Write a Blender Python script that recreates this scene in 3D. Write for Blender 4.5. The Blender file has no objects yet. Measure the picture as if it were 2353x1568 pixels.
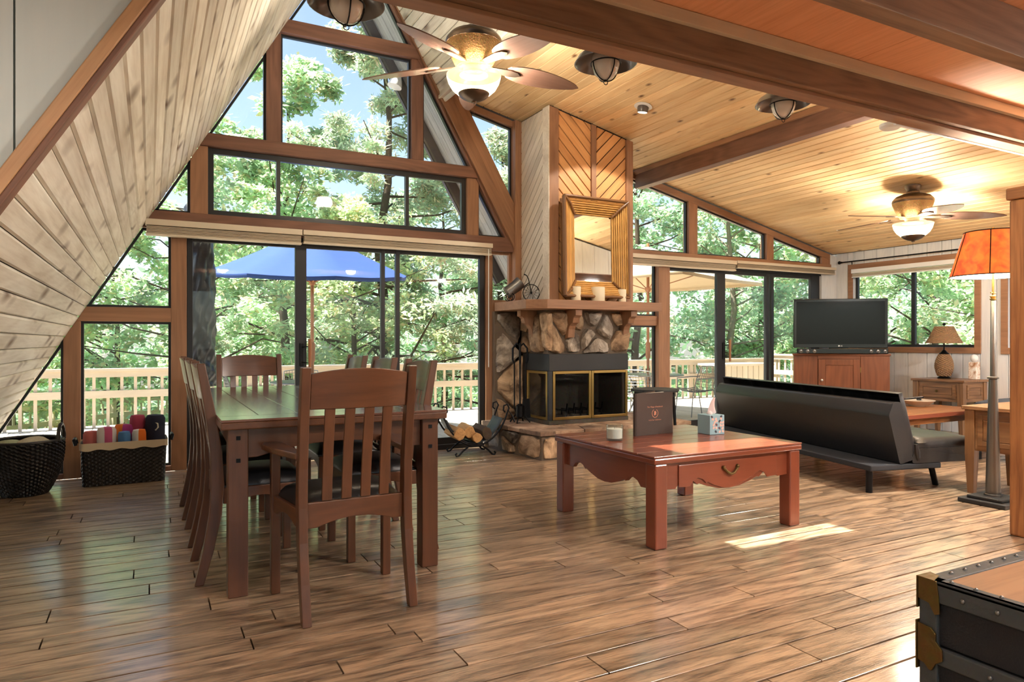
import bpy, bmesh, math, random
import numpy as np
from mathutils import Vector, Matrix

RND = random.Random(11)
PI = math.pi
scene = bpy.context.scene
COL = scene.collection

# ------------------------------------------------------------------ camera, sky, sun, exposure
cam_d = bpy.data.cameras.new('camera')
cam_d.sensor_fit = 'HORIZONTAL'
cam_d.sensor_width = 36.0
cam_d.lens = 1580.0 / 2353.0 * 36.0
cam_d.clip_start = 0.05
cam_d.clip_end = 400
cam = bpy.data.objects.new('camera', cam_d)
COL.objects.link(cam)
cam.location = (0, 0, 1.14)
cam.rotation_euler = (math.radians(90), 0, math.radians(-27.74))
scene.camera = cam

world = bpy.data.worlds.new('sky')
scene.world = world
world.use_nodes = True
wn = world.node_tree
wn.nodes.clear()
w_out = wn.nodes.new('ShaderNodeOutputWorld')
w_bg = wn.nodes.new('ShaderNodeBackground')
w_sky = wn.nodes.new('ShaderNodeTexSky')
w_sky.sky_type = 'NISHITA'
w_sky.sun_disc = False
w_sky.sun_elevation = math.radians(64)
w_sky.sun_rotation = math.radians(280)
w_sky.air_density = 1.0
w_sky.dust_density = 1.0
w_sky.ozone_density = 1.0
w_bg.inputs['Strength'].default_value = 0.165
w_hs = wn.nodes.new('ShaderNodeHueSaturation')          # thin summer haze: paler than a clear sky
w_hs.inputs['Saturation'].default_value = 0.85
wn.links.new(w_sky.outputs[0], w_hs.inputs['Color'])
wn.links.new(w_hs.outputs[0], w_bg.inputs['Color'])
wn.links.new(w_bg.outputs[0], w_out.inputs['Surface'])

sun_d = bpy.data.lights.new('sun', 'SUN')
sun_d.energy = 11.0
sun_d.angle = math.radians(0.5)
sun_d.color = (1.0, 0.95, 0.86)
sun = bpy.data.objects.new('sun', sun_d)
COL.objects.link(sun)
SUNV = Vector((-0.48, 0.08, 1.0)).normalized()
sun.rotation_euler = SUNV.to_track_quat('Z', 'Y').to_euler()

scene.view_settings.view_transform = 'Standard'
scene.view_settings.look = 'None'
scene.view_settings.gamma = 1.0
scene.view_settings.use_curve_mapping = False
scene.view_settings.exposure = 0.9
cy = scene.cycles
cy.max_bounces = 6
cy.diffuse_bounces = 3
cy.use_adaptive_sampling = True
cy.adaptive_threshold = 0.1
cy.adaptive_min_samples = 16
cy.glossy_bounces = 3
cy.transmission_bounces = 4
cy.transparent_max_bounces = 16
cy.caustics_reflective = False
cy.caustics_refractive = False
cy.sample_clamp_indirect = 6.0

# ------------------------------------------------------------------ colour and material helpers
def lin(c, a=1.0):
    o = []
    for v in c:
        v = v / 255.0
        o.append(v / 12.92 if v <= 0.04045 else ((v + 0.055) / 1.055) ** 2.4)
    return (o[0], o[1], o[2], a)

MATS = {}
def newmat(name):
    m = bpy.data.materials.new(name)
    m.use_nodes = True
    nt = m.node_tree
    b = nt.nodes['Principled BSDF']
    MATS[name] = m
    return m, nt, b

def N(nt, t, **kw):
    n = nt.nodes.new(t)
    for k, v in kw.items():
        setattr(n, k, v)
    return n

def math_node(nt, op, a, b=None):
    n = N(nt, 'ShaderNodeMath', operation=op)
    for i, v in enumerate((a, b)):
        if v is None:
            continue
        if isinstance(v, (int, float)):
            n.inputs[i].default_value = v
        else:
            nt.links.new(v, n.inputs[i])
    return n.outputs[0]

def plain(name, rgb, rough=0.5, metal=0.0, bump=0.0, bscale=60, var=0.0, coat=0.0, spec=0.5, emis=None, estr=0.0, noise=0.0):
    m, nt, b = newmat(name)
    col = lin(rgb)
    b.inputs['Base Color'].default_value = col
    b.inputs['Roughness'].default_value = rough
    b.inputs['Metallic'].default_value = metal
    b.inputs['Coat Weight'].default_value = coat
    b.inputs['Specular IOR Level'].default_value = spec
    tc = N(nt, 'ShaderNodeTexCoord')
    nz = N(nt, 'ShaderNodeTexNoise')
    nz.inputs['Scale'].default_value = bscale
    nz.inputs['Detail'].default_value = 4
    nt.links.new(tc.outputs['Object'], nz.inputs['Vector'])
    mx = N(nt, 'ShaderNodeMix', data_type='RGBA', blend_type='MULTIPLY')
    mx.inputs['Factor'].default_value = max(noise, 0.06)
    mx.inputs[6].default_value = col
    nt.links.new(nz.outputs['Color'], mx.inputs[7])
    hs = N(nt, 'ShaderNodeHueSaturation')
    nt.links.new(mx.outputs[2], hs.inputs['Color'])
    if var:
        oi = N(nt, 'ShaderNodeObjectInfo')
        v = math_node(nt, 'MULTIPLY_ADD', oi.outputs['Random'], var)
        v.node.inputs[2].default_value = 1 - var / 2
        nt.links.new(v, hs.inputs['Value'])
    nt.links.new(hs.outputs['Color'], b.inputs['Base Color'])
    if bump:
        bp = N(nt, 'ShaderNodeBump')
        bp.inputs['Strength'].default_value = bump
        bp.inputs['Distance'].default_value = 0.01
        nt.links.new(nz.outputs['Fac'], bp.inputs['Height'])
        nt.links.new(bp.outputs['Normal'], b.inputs['Normal'])
    if emis:
        b.inputs['Emission Color'].default_value = lin(emis)
        b.inputs['Emission Strength'].default_value = estr
    return m

def wood(name, light, dark, axis=0, kal=1.1, kac=4.5, kmask=0.35, ksize=0.2, ringf=60.0, sal=3.0, blot=0.9, coatior=1.5, rough=0.45, figure=0.5, streak=0.5, knots=0.0, var=0.25, coat=0.0, bump=0.12, knotcol=(70, 45, 28), scale=1.0, spec=0.5):
    """grain runs along the object's own axis (0 x, 1 y, 2 z)"""
    m, nt, b = newmat(name)
    tc = N(nt, 'ShaderNodeTexCoord')
    oi = N(nt, 'ShaderNodeObjectInfo')
    off = N(nt, 'ShaderNodeCombineXYZ')
    r1 = math_node(nt, 'MULTIPLY', oi.outputs['Random'], 91.7)
    r2 = math_node(nt, 'MULTIPLY', oi.outputs['Random'], 37.3)
    r3 = math_node(nt, 'MULTIPLY', oi.outputs['Random'], 63.1)
    for i, r in enumerate((r1, r2, r3)):
        nt.links.new(r, off.inputs[i])
    add = N(nt, 'ShaderNodeVectorMath', operation='ADD')
    nt.links.new(tc.outputs['Object'], add.inputs[0])
    nt.links.new(off.outputs[0], add.inputs[1])
    def mapped(al, ac):
        mp = N(nt, 'ShaderNodeMapping')
        s = [ac * scale] * 3
        s[axis] = al * scale
        mp.inputs['Scale'].default_value = s
        nt.links.new(add.outputs[0], mp.inputs['Vector'])
        return mp.outputs[0]
    n1 = N(nt, 'ShaderNodeTexNoise')
    n1.inputs['Scale'].default_value = 1.0
    n1.inputs['Detail'].default_value = 1.0
    nt.links.new(mapped(0.7, 5.0), n1.inputs['Vector'])
    rings = math_node(nt, 'SINE', math_node(nt, 'MULTIPLY', n1.outputs['Fac'], ringf))
    rings = math_node(nt, 'MULTIPLY', math_node(nt, 'ADD', rings, 1.0), 0.5)
    n2 = N(nt, 'ShaderNodeTexNoise')
    n2.inputs['Scale'].default_value = 1.0
    n2.inputs['Detail'].default_value = 3.0
    n2.inputs['Roughness'].default_value = 0.65
    nt.links.new(mapped(sal, 55.0), n2.inputs['Vector'])
    n3 = N(nt, 'ShaderNodeTexNoise')
    n3.inputs['Scale'].default_value = 1.0
    n3.inputs['Detail'].default_value = 1.0
    nt.links.new(mapped(1.2, 6.0), n3.inputs['Vector'])
    f = math_node(nt, 'MULTIPLY', rings, 0.45 * figure)
    f2 = N(nt, 'ShaderNodeMapRange')
    f2.inputs[1].default_value = 0.42
    f2.inputs[2].default_value = 0.68
    nt.links.new(n2.outputs['Fac'], f2.inputs[0])
    f = math_node(nt, 'ADD', f, math_node(nt, 'MULTIPLY', f2.outputs[0], 0.55 * streak))
    f = math_node(nt, 'ADD', f, math_node(nt, 'MULTIPLY', math_node(nt, 'SUBTRACT', n3.outputs['Fac'], 0.4), blot))
    f = math_node(nt, 'MAXIMUM', math_node(nt, 'MINIMUM', f, 1.0), 0.0)
    mix = N(nt, 'ShaderNodeMix', data_type='RGBA')
    mix.inputs[6].default_value = lin(light)
    mix.inputs[7].default_value = lin(dark)
    nt.links.new(f, mix.inputs['Factor'])
    col = mix.outputs[2]
    if knots:
        vo = N(nt, 'ShaderNodeTexVoronoi')
        vo.inputs['Scale'].default_value = 1.0
        nt.links.new(mapped(kal, kac), vo.inputs['Vector'])
        k = N(nt, 'ShaderNodeMapRange')
        k.inputs[1].default_value = 0.05
        k.inputs[2].default_value = ksize
        k.inputs[3].default_value = knots
        k.inputs[4].default_value = 0.0
        nt.links.new(vo.outputs['Distance'], k.inputs[0])
        sp = N(nt, 'ShaderNodeSeparateColor')
        nt.links.new(vo.outputs['Color'], sp.inputs[0])
        kk = math_node(nt, 'MULTIPLY', k.outputs[0], math_node(nt, 'GREATER_THAN', sp.outputs[0], kmask))
        mk = N(nt, 'ShaderNodeMix', data_type='RGBA')
        nt.links.new(kk, mk.inputs['Factor'])
        nt.links.new(col, mk.inputs[6])
        mk.inputs[7].default_value = lin(knotcol)
        col = mk.outputs[2]
    hs = N(nt, 'ShaderNodeHueSaturation')
    nt.links.new(col, hs.inputs['Color'])
    v = math_node(nt, 'MULTIPLY_ADD', oi.outputs['Random'], var)
    v.node.inputs[2].default_value = 1 - var / 2
    nt.links.new(v, hs.inputs['Value'])
    nt.links.new(hs.outputs['Color'], b.inputs['Base Color'])
    b.inputs['Roughness'].default_value = rough
    b.inputs['Coat Weight'].default_value = coat
    b.inputs['Coat Roughness'].default_value = 0.15
    b.inputs['Coat IOR'].default_value = coatior
    b.inputs['Specular IOR Level'].default_value = spec
    if bump >= 0.2:
        bp = N(nt, 'ShaderNodeBump')
        bp.inputs['Strength'].default_value = bump
        bp.inputs['Distance'].default_value = 0.004
        nt.links.new(f2.outputs[0], bp.inputs['Height'])
        nt.links.new(bp.outputs['Normal'], b.inputs['Normal'])
    return m

def wood3(name, *a, **k):
    return [wood(name + s, *a, axis=i, **k) for i, s in enumerate('xyz')]

def glass_mat(name, tint=(0.96, 0.985, 0.975), refl=1.0):
    m, nt, b = newmat(name)
    nt.nodes.remove(b)
    out = nt.nodes['Material Output']
    tr = N(nt, 'ShaderNodeBsdfTransparent')
    tr.inputs['Color'].default_value = (*tint, 1)
    gl = N(nt, 'ShaderNodeBsdfGlossy')
    gl.inputs['Roughness'].default_value = 0.02
    fr = N(nt, 'ShaderNodeLayerWeight')
    fr.inputs['Blend'].default_value = 0.5
    mx = N(nt, 'ShaderNodeMixShader')
    # reflection rises towards grazing angles (two faces per pane)
    k = math_node(nt, 'MULTIPLY', math_node(nt, 'POWER', fr.outputs['Facing'], 4.0), 0.5)
    nt.links.new(math_node(nt, 'MULTIPLY', math_node(nt, 'ADD', k, 0.025), refl), mx.inputs[0])
    nt.links.new(tr.outputs[0], mx.inputs[1])
    nt.links.new(gl.outputs[0], mx.inputs[2])
    nt.links.new(mx.outputs[0], out.inputs['Surface'])
    return m

def translucent_mat(name, rgb, emis, estr, noise_scale=6.0, dark=(200, 90, 20), thru=0.5):
    """a lit lampshade or alabaster bowl: mottled and giving off light"""
    m, nt, b = newmat(name)
    tc = N(nt, 'ShaderNodeTexCoord')
    nz = N(nt, 'ShaderNodeTexNoise')
    nz.inputs['Scale'].default_value = noise_scale
    nz.inputs['Detail'].default_value = 5
    nz.inputs['Distortion'].default_value = 0.6
    nt.links.new(tc.outputs['Object'], nz.inputs['Vector'])
    rp = N(nt, 'ShaderNodeMapRange')
    rp.inputs[1].default_value = 0.35
    rp.inputs[2].default_value = 0.65
    nt.links.new(nz.outputs['Fac'], rp.inputs[0])
    mx = N(nt, 'ShaderNodeMix', data_type='RGBA')
    mx.inputs[6].default_value = lin(dark)
    mx.inputs[7].default_value = lin(emis)
    nt.links.new(rp.outputs[0], mx.inputs['Factor'])
    b.inputs['Base Color'].default_value = lin(rgb)
    b.inputs['Roughness'].default_value = 0.5
    nt.links.new(mx.outputs[2], b.inputs['Emission Color'])
    b.inputs['Emission Strength'].default_value = estr
    tr = N(nt, 'ShaderNodeBsdfTransparent')
    tr.inputs['Color'].default_value = (1.0, 0.93, 0.82, 1)
    ms = N(nt, 'ShaderNodeMixShader')
    ms.inputs[0].default_value = thru
    nt.links.new(b.outputs[0], ms.inputs[1])
    nt.links.new(tr.outputs[0], ms.inputs[2])
    nt.links.new(ms.outputs[0], nt.nodes['Material Output'].inputs['Surface'])
    return m

def leaf_mat(name):
    m, nt, b = newmat(name)
    out = nt.nodes['Material Output']
    at = N(nt, 'ShaderNodeAttribute')
    at.attribute_name = 'leafcol'
    nt.links.new(at.outputs['Color'], b.inputs['Base Color'])
    b.inputs['Roughness'].default_value = 0.55
    tr = N(nt, 'ShaderNodeBsdfTranslucent')
    nt.links.new(at.outputs['Color'], tr.inputs['Color'])
    mx = N(nt, 'ShaderNodeMixShader')
    mx.inputs[0].default_value = 0.5
    nt.links.new(b.outputs[0], mx.inputs[1])
    nt.links.new(tr.outputs[0], mx.inputs[2])
    nt.links.new(mx.outputs[0], out.inputs['Surface'])
    return m

def stone_mat(name, a, b_, c, scale=5.0, bump=0.8):
    m, nt, b = newmat(name)
    tc = N(nt, 'ShaderNodeTexCoord')
    oi = N(nt, 'ShaderNodeObjectInfo')
    add = N(nt, 'ShaderNodeVectorMath', operation='ADD')
    nt.links.new(tc.outputs['Object'], add.inputs[0])
    sc = N(nt, 'ShaderNodeVectorMath', operation='SCALE')
    cmb = N(nt, 'ShaderNodeCombineXYZ')
    for i in range(3):
        nt.links.new(oi.outputs['Random'], cmb.inputs[i])
    nt.links.new(cmb.outputs[0], sc.inputs[0])
    sc.inputs['Scale'].default_value = 40
    nt.links.new(sc.outputs[0], add.inputs[1])
    n1 = N(nt, 'ShaderNodeTexNoise')
    n1.inputs['Scale'].default_value = scale
    n1.inputs['Detail'].default_value = 8
    n1.inputs['Roughness'].default_value = 0.65
    n1.inputs['Distortion'].default_value = 0.8
    nt.links.new(add.outputs[0], n1.inputs['Vector'])
    rp = N(nt, 'ShaderNodeValToRGB')
    e = rp.color_ramp.elements
    e[0].position, e[0].color = 0.34, lin(a)
    e[1].position, e[1].color = 0.66, lin(c)
    x = e.new(0.5)
    x.color = lin(b_)
    nt.links.new(n1.outputs['Fac'], rp.inputs[0])
    hs = N(nt, 'ShaderNodeHueSaturation')
    nt.links.new(rp.outputs[0], hs.inputs['Color'])
    v = math_node(nt, 'MULTIPLY_ADD', oi.outputs['Random'], 0.6)
    v.node.inputs[2].default_value = 0.7
    nt.links.new(v, hs.inputs['Value'])
    nt.links.new(hs.outputs['Color'], b.inputs['Base Color'])
    b.inputs['Roughness'].default_value = 0.85
    bp = N(nt, 'ShaderNodeBump')
    bp.inputs['Strength'].default_value = bump
    bp.inputs['Distance'].default_value = 0.03
    nt.links.new(n1.outputs['Fac'], bp.inputs['Height'])
    nt.links.new(bp.outputs['Normal'], b.inputs['Normal'])
    return m

def stripe_mat(name, cols, axis=0, width=0.06, offset=0.0):
    """towelling in broad stripes along one axis"""
    m, nt, b = newmat(name)
    tc = N(nt, 'ShaderNodeTexCoord')
    sp = N(nt, 'ShaderNodeSeparateXYZ')
    nt.links.new(tc.outputs['Object'], sp.inputs[0])
    u = math_node(nt, 'FRACT', math_node(nt, 'ADD', math_node(nt, 'DIVIDE', sp.outputs[axis], width * len(cols)), offset))
    rp = N(nt, 'ShaderNodeValToRGB')
    rp.color_ramp.interpolation = 'CONSTANT'
    e = rp.color_ramp.elements
    e[0].position, e[0].color = 0, lin(cols[0])
    e[1].position, e[1].color = 1.0 / len(cols), lin(cols[1 % len(cols)])
    for i in range(2, len(cols)):
        x = e.new(i / len(cols))
        x.color = lin(cols[i])
    nt.links.new(u, rp.inputs[0])
    nt.links.new(rp.outputs[0], b.inputs['Base Color'])
    b.inputs['Roughness'].default_value = 0.95
    nz = N(nt, 'ShaderNodeTexNoise')
    nz.inputs['Scale'].default_value = 250
    bp = N(nt, 'ShaderNodeBump')
    bp.inputs['Strength'].default_value = 0.5
    bp.inputs['Distance'].default_value = 0.004
    nt.links.new(nz.outputs['Fac'], bp.inputs['Height'])
    nt.links.new(bp.outputs['Normal'], b.inputs['Normal'])
    return m

# materials
M_PALE = wood('pale pine board', (240, 233, 217), (160, 132, 98), kal=3.0, kac=5.0, kmask=0.3, ksize=0.34, knots=1.0, var=0.2, rough=0.55, figure=0.25, streak=0.35, knotcol=(112, 78, 45))
M_PALEY = wood('pale pine trim', (228, 214, 190), (176, 150, 116), axis=1, var=0.05)
M_GOLD = wood('golden pine board', (246, 214, 162), (206, 152, 92), kal=4.0, kac=8.0, kmask=0.5, knots=0.95, var=0.24, rough=0.62, figure=0.35, streak=0.4, knotcol=(112, 66, 34))
M_CHIM = wood('amber cedar board', (222, 166, 108), (176, 114, 66), knots=0.45, var=0.22, rough=0.45, figure=0.4, streak=0.4, knotcol=(96, 52, 26))
M_CHIMG = wood('pale grey cedar board', (224, 214, 198), (172, 154, 134), knots=0.5, var=0.18, rough=0.6, figure=0.3, streak=0.4, knotcol=(70, 55, 44))  # left side of the chimney, paler and greyer than the front boards
M_FLOOR = wood('hickory floor plank', (200, 170, 138), (70, 51, 38), ringf=40.0, sal=6.0, blot=0.45, coatior=1.8, knots=0.12, var=0.4, rough=0.4, coat=0.6, figure=0.95, streak=0.85, knotcol=(70, 40, 22), bump=0.25, scale=1.2, spec=0.7)
M_BEAM = wood3('redwood beam', (134, 94, 74), (90, 60, 46), knots=0.35, var=0.12, rough=0.6, figure=0.6, streak=0.5, knotcol=(58, 30, 16))
M_LOFTB = wood3('loft beam fir', (150, 118, 92), (98, 72, 52), knots=0.3, var=0.1, rough=0.65, figure=0.8, streak=0.5, knotcol=(60, 32, 18))
M_POST = wood3('fir post', (168, 124, 92), (122, 86, 62), knots=0.45, var=0.16, rough=0.55, figure=0.5, streak=0.45, knotcol=(84, 46, 24))
M_PLY = wood('red plywood', (232, 172, 130), (200, 134, 94), axis=1, var=0.12, rough=0.5, figure=0.3, streak=0.6)
M_DIN = wood3('cherry stained wood', (106, 66, 41), (65, 39, 25), var=0.1, rough=0.33, figure=0.4, streak=0.45, coat=0.35)
M_DTOP = wood('dark table plank', (112, 64, 44), (66, 36, 26), axis=1, coatior=1.75, var=0.14, rough=0.25, figure=0.4, streak=0.5, coat=1.0)
M_DTOPX = wood('dark table plank across', (112, 64, 44), (66, 36, 26), axis=0, coatior=1.75, var=0.14, rough=0.25, figure=0.4, streak=0.5, coat=1.0)
M_COF = wood3('red mahogany paint', (136, 72, 50), (106, 53, 37), var=0.08, rough=0.3, figure=0.2, streak=0.3, coat=0.4)
M_ACA = wood3('acacia wood', (150, 110, 74), (92, 61, 37), var=0.12, rough=0.38, figure=0.9, streak=0.5, coat=0.2)
M_TVC = wood3('reddish pine cabinet', (150, 88, 52), (100, 54, 29), var=0.1, rough=0.4, figure=0.6, streak=0.4, coat=0.3)
M_RUST = wood3('rustic old pine', (176, 118, 68), (108, 62, 30), knots=0.35, var=0.1, rough=0.5, figure=0.5, streak=0.7, knotcol=(50, 26, 12))
M_RAKE = wood('tan rake trim', (196, 150, 106), (146, 100, 62), var=0.05, rough=0.5, figure=0.6, streak=0.6, knots=0.3)
M_DECK = wood('grey deck board', (196, 184, 170), (150, 136, 122), axis=0, var=0.14, rough=0.8, figure=0.3, streak=0.5)
M_RAIL = wood3('painted deck rail', (214, 196, 170), (182, 160, 132), var=0.08, rough=0.7, figure=0.2, streak=0.3)
M_SOFF = wood('grey soffit board', (176, 176, 176), (120, 120, 122), axis=0, var=0.14, rough=0.8, figure=0.4, streak=0.6)
M_FASC = plain('dark fascia paint', (84, 82, 88), 0.7)
M_LOG = wood3('split log', (214, 168, 110), (150, 100, 58), var=0.2, rough=0.8, figure=0.4, streak=0.6, bump=0.5)
M_BARK = plain('bark', (92, 76, 62), 0.95, bump=0.9, bscale=24, noise=0.5)
M_BARKL = plain('pale bark', (150, 140, 120), 0.95, bump=0.9, bscale=20, noise=0.5)
M_WHITEP = wood('white painted panel', (240, 240, 240), (214, 216, 220), axis=2, var=0.03, rough=0.5, figure=0.5, streak=0.4, bump=0.2)
M_GREYP = wood('grey white painted panel', (206, 212, 206), (192, 198, 194), axis=2, var=0.03, rough=0.6, figure=0.2, streak=0.2)
M_DARKBACK = plain('dark backing', (44, 30, 21), 0.9)
M_ALU = plain('bronze aluminium frame', (44, 44, 46), 0.4, metal=0.3)
M_BLACKM = plain('wrought iron', (26, 26, 28), 0.45, metal=0.7, bump=0.2, bscale=120)
M_BRONZE = plain('brushed bronze', (112, 96, 82), 0.35, metal=0.85)
M_GREYM = plain('grey steel', (120, 118, 114), 0.38, metal=0.85)
M_BRASS = plain('antique brass', (176, 148, 88), 0.3, metal=0.9)
M_CHROME = plain('polished metal', (220, 220, 220), 0.12, metal=1.0)
M_HOOD = plain('black firebox steel', (34, 36, 38), 0.55)
M_SOOT = plain('sooty firebrick', (104, 97, 88), 0.95, bump=0.4, bscale=30, noise=0.6)
M_LEATH = plain('black leather', (24, 24, 26), 0.32, bump=0.12, bscale=220, spec=0.6)
M_FUTON = plain('black vinyl', (34, 34, 36), 0.36, bump=0.1, bscale=160, spec=0.6)
M_FABRIC = plain('charcoal fabric', (34, 37, 44), 0.9, bump=0.3, bscale=300)
M_GREYFAB = plain('slate grey upholstery', (72, 80, 92), 0.75, bump=0.2, bscale=260)
M_BLIND = plain('cream blind', (226, 214, 192), 0.5)
M_BLINDS = plain('taupe blind slat', (196, 182, 160), 0.6)
M_WHITE = plain('white plastic', (242, 242, 240), 0.4)
M_GLASS = glass_mat('window glass')
M_JAR = glass_mat('jar glass', (0.93, 0.97, 0.96), 1.6)
M_FGLASS = glass_mat('smoked fire glass', (0.8, 0.8, 0.79), 1.6)
M_STONE = stone_mat('fieldstone', (90, 70, 54), (176, 146, 116), (222, 192, 156))
M_STONEG = stone_mat('grey fieldstone', (84, 74, 66), (164, 152, 138), (216, 206, 192))
M_FLAG = stone_mat('hearth flagstone', (110, 88, 74), (172, 142, 118), (206, 182, 156), scale=3.5, bump=0.3)
M_MORTAR = plain('mortar', (128, 112, 96), 0.95, bump=0.6, bscale=70, noise=0.3)
M_WICKB = plain('black wicker', (40, 35, 32), 0.36, bump=0.3, bscale=120, noise=0.3)
M_WICKW = plain('brown wicker', (168, 132, 96), 0.65, bump=0.3, bscale=120, noise=0.6)
M_LINER = plain('cream cotton liner', (228, 208, 176), 0.9)
M_TVB = plain('gloss black plastic', (14, 14, 16), 0.12, coat=0.5)
M_SCREEN = plain('television glass', (10, 10, 11), 0.1, spec=0.35)
M_BOOK = plain('brown book cloth', (74, 62, 56), 0.7, bump=0.2, bscale=300)
M_COPPER = plain('copper foil print', (226, 160, 132), 0.4, metal=0.2)
M_PAGE = plain('paper', (236, 230, 214), 0.8)
M_WAX = plain('cream wax', (238, 226, 198), 0.5)
M_WAXW = plain('white wax', (244, 240, 232), 0.5)
M_TBLUE = plain('blue tissue box card', (150, 188, 200), 0.6)
M_TPINK = plain('pink print', (236, 200, 186), 0.6)
M_TPLUM = plain('plum print', (104, 72, 80), 0.6)
M_TNAVY = plain('slate print', (52, 60, 74), 0.6)
M_TISSUE = plain('tissue paper', (240, 222, 220), 0.9)
M_BAMBOO = wood3('bamboo cane', (222, 172, 96), (164, 112, 52), var=0.35, rough=0.4, figure=0.2, streak=0.5, knots=0.5, knotcol=(70, 40, 18))
M_BAMBD = wood3('dark bamboo cane', (132, 92, 54), (84, 54, 30), var=0.2, rough=0.4, figure=0.2, streak=0.5)
M_MIRROR = plain('mirror glass', (235, 238, 238), 0.02, metal=1.0)
M_BLADE = wood('fan blade walnut', (128, 98, 84), (100, 72, 60), axis=0, var=0.08, rough=0.22, figure=0.2, streak=0.5, coat=0.4)
M_ROPE = plain('rope wrapped motor', (186, 146, 92), 0.7, bump=0.8, bscale=90, noise=0.6)
M_BOWL = translucent_mat('alabaster bowl', (236, 220, 184), (255, 232, 186), 1.0, 7.0, dark=(248, 204, 138), thru=.22)
M_SHADE = translucent_mat('orange mica shade', (150, 58, 20), (246, 112, 26), .75, 14.0, dark=(176, 52, 10), thru=.06)
M_SHADEIN = plain('lit shade lining', (255, 236, 190), 0.6, emis=(255, 232, 180), estr=.55)
M_SHELL = plain('grey enamel shade', (92, 84, 80), 0.3, coat=0.4)
M_GLOBE = plain('frosted globe', (226, 220, 214), 0.12, coat=0.6)
M_LED = plain('lit lamp face', (255, 246, 226), 0.4, emis=(255, 240, 210), estr=4.0)
M_TRUNK = plain('black trunk canvas', (22, 24, 28), 0.75, bump=0.3, bscale=200)
M_TRIM = plain('worn trunk binding', (66, 72, 74), 0.55, bump=0.2, bscale=80, noise=0.3)
M_TTOP = wood('worn trunk lid wood', (150, 112, 78), (100, 68, 43), axis=0, var=0.1, rough=0.5, figure=0.3, streak=0.7)
M_OLDB = plain('tarnished brass', (120, 98, 56), 0.45, metal=0.8, bump=0.4, bscale=40, noise=0.5)
M_BLUEU = plain('blue canvas', (44, 74, 138), 0.85, noise=0.1)
M_TANU = plain('cream canvas', (238, 214, 176), 0.85)
M_COVER = plain('black weather cover', (40, 42, 48), 0.35, bump=0.5, bscale=12, spec=0.6)
M_WIRE = plain('grey wire', (120, 120, 120), 0.4, metal=0.6)
M_TEAK = wood3('umbrella pole wood', (178, 120, 80), (140, 88, 54), var=0.1, rough=0.5)
M_GRASS = plain('forest ground', (96, 120, 62), 0.95, bump=0.6, bscale=1.5, noise=0.6)
M_LEAF = leaf_mat('leaves')
M_BIRD = plain('pale green paint', (206, 214, 190), 0.7)
M_MARBLE = stone_mat('marble', (170, 120, 80), (232, 220, 206), (246, 242, 236), scale=14, bump=0.1)
M_CERAM = plain('cream ceramic', (226, 214, 196), 0.35, coat=0.3)
T_CORAL = plain('coral towelling', (206, 112, 106), 0.95, bump=0.4, bscale=250)
T_MAG = plain('crimson towelling', (164, 62, 86), 0.95, bump=0.4, bscale=250)
T_NAVY = plain('navy towelling', (28, 30, 50), 0.95, bump=0.4, bscale=250)
T_BLUE = plain('blue towelling', (86, 136, 190), 0.95, bump=0.4, bscale=250)
T_PINK = stripe_mat('pink striped towelling', [(236, 226, 220), (196, 90, 130), (236, 226, 220)], 0, 0.055, 0.5)
T_ORP = stripe_mat('orange purple towelling', [(226, 120, 40), (170, 60, 130)], 0, 0.085, 0.5)
T_WOR = stripe_mat('white orange towelling', [(236, 232, 232), (236, 118, 40)], 0, 0.1, 0.5)
T_CREAM = plain('cream string', (230, 220, 200), 0.9)
T_THROW = plain('cream knitted throw', (206, 196, 170), 0.95, bump=0.8, bscale=60)
T_THROWG = plain('sage knitted throw', (178, 184, 150), 0.95, bump=0.8, bscale=60)

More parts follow.
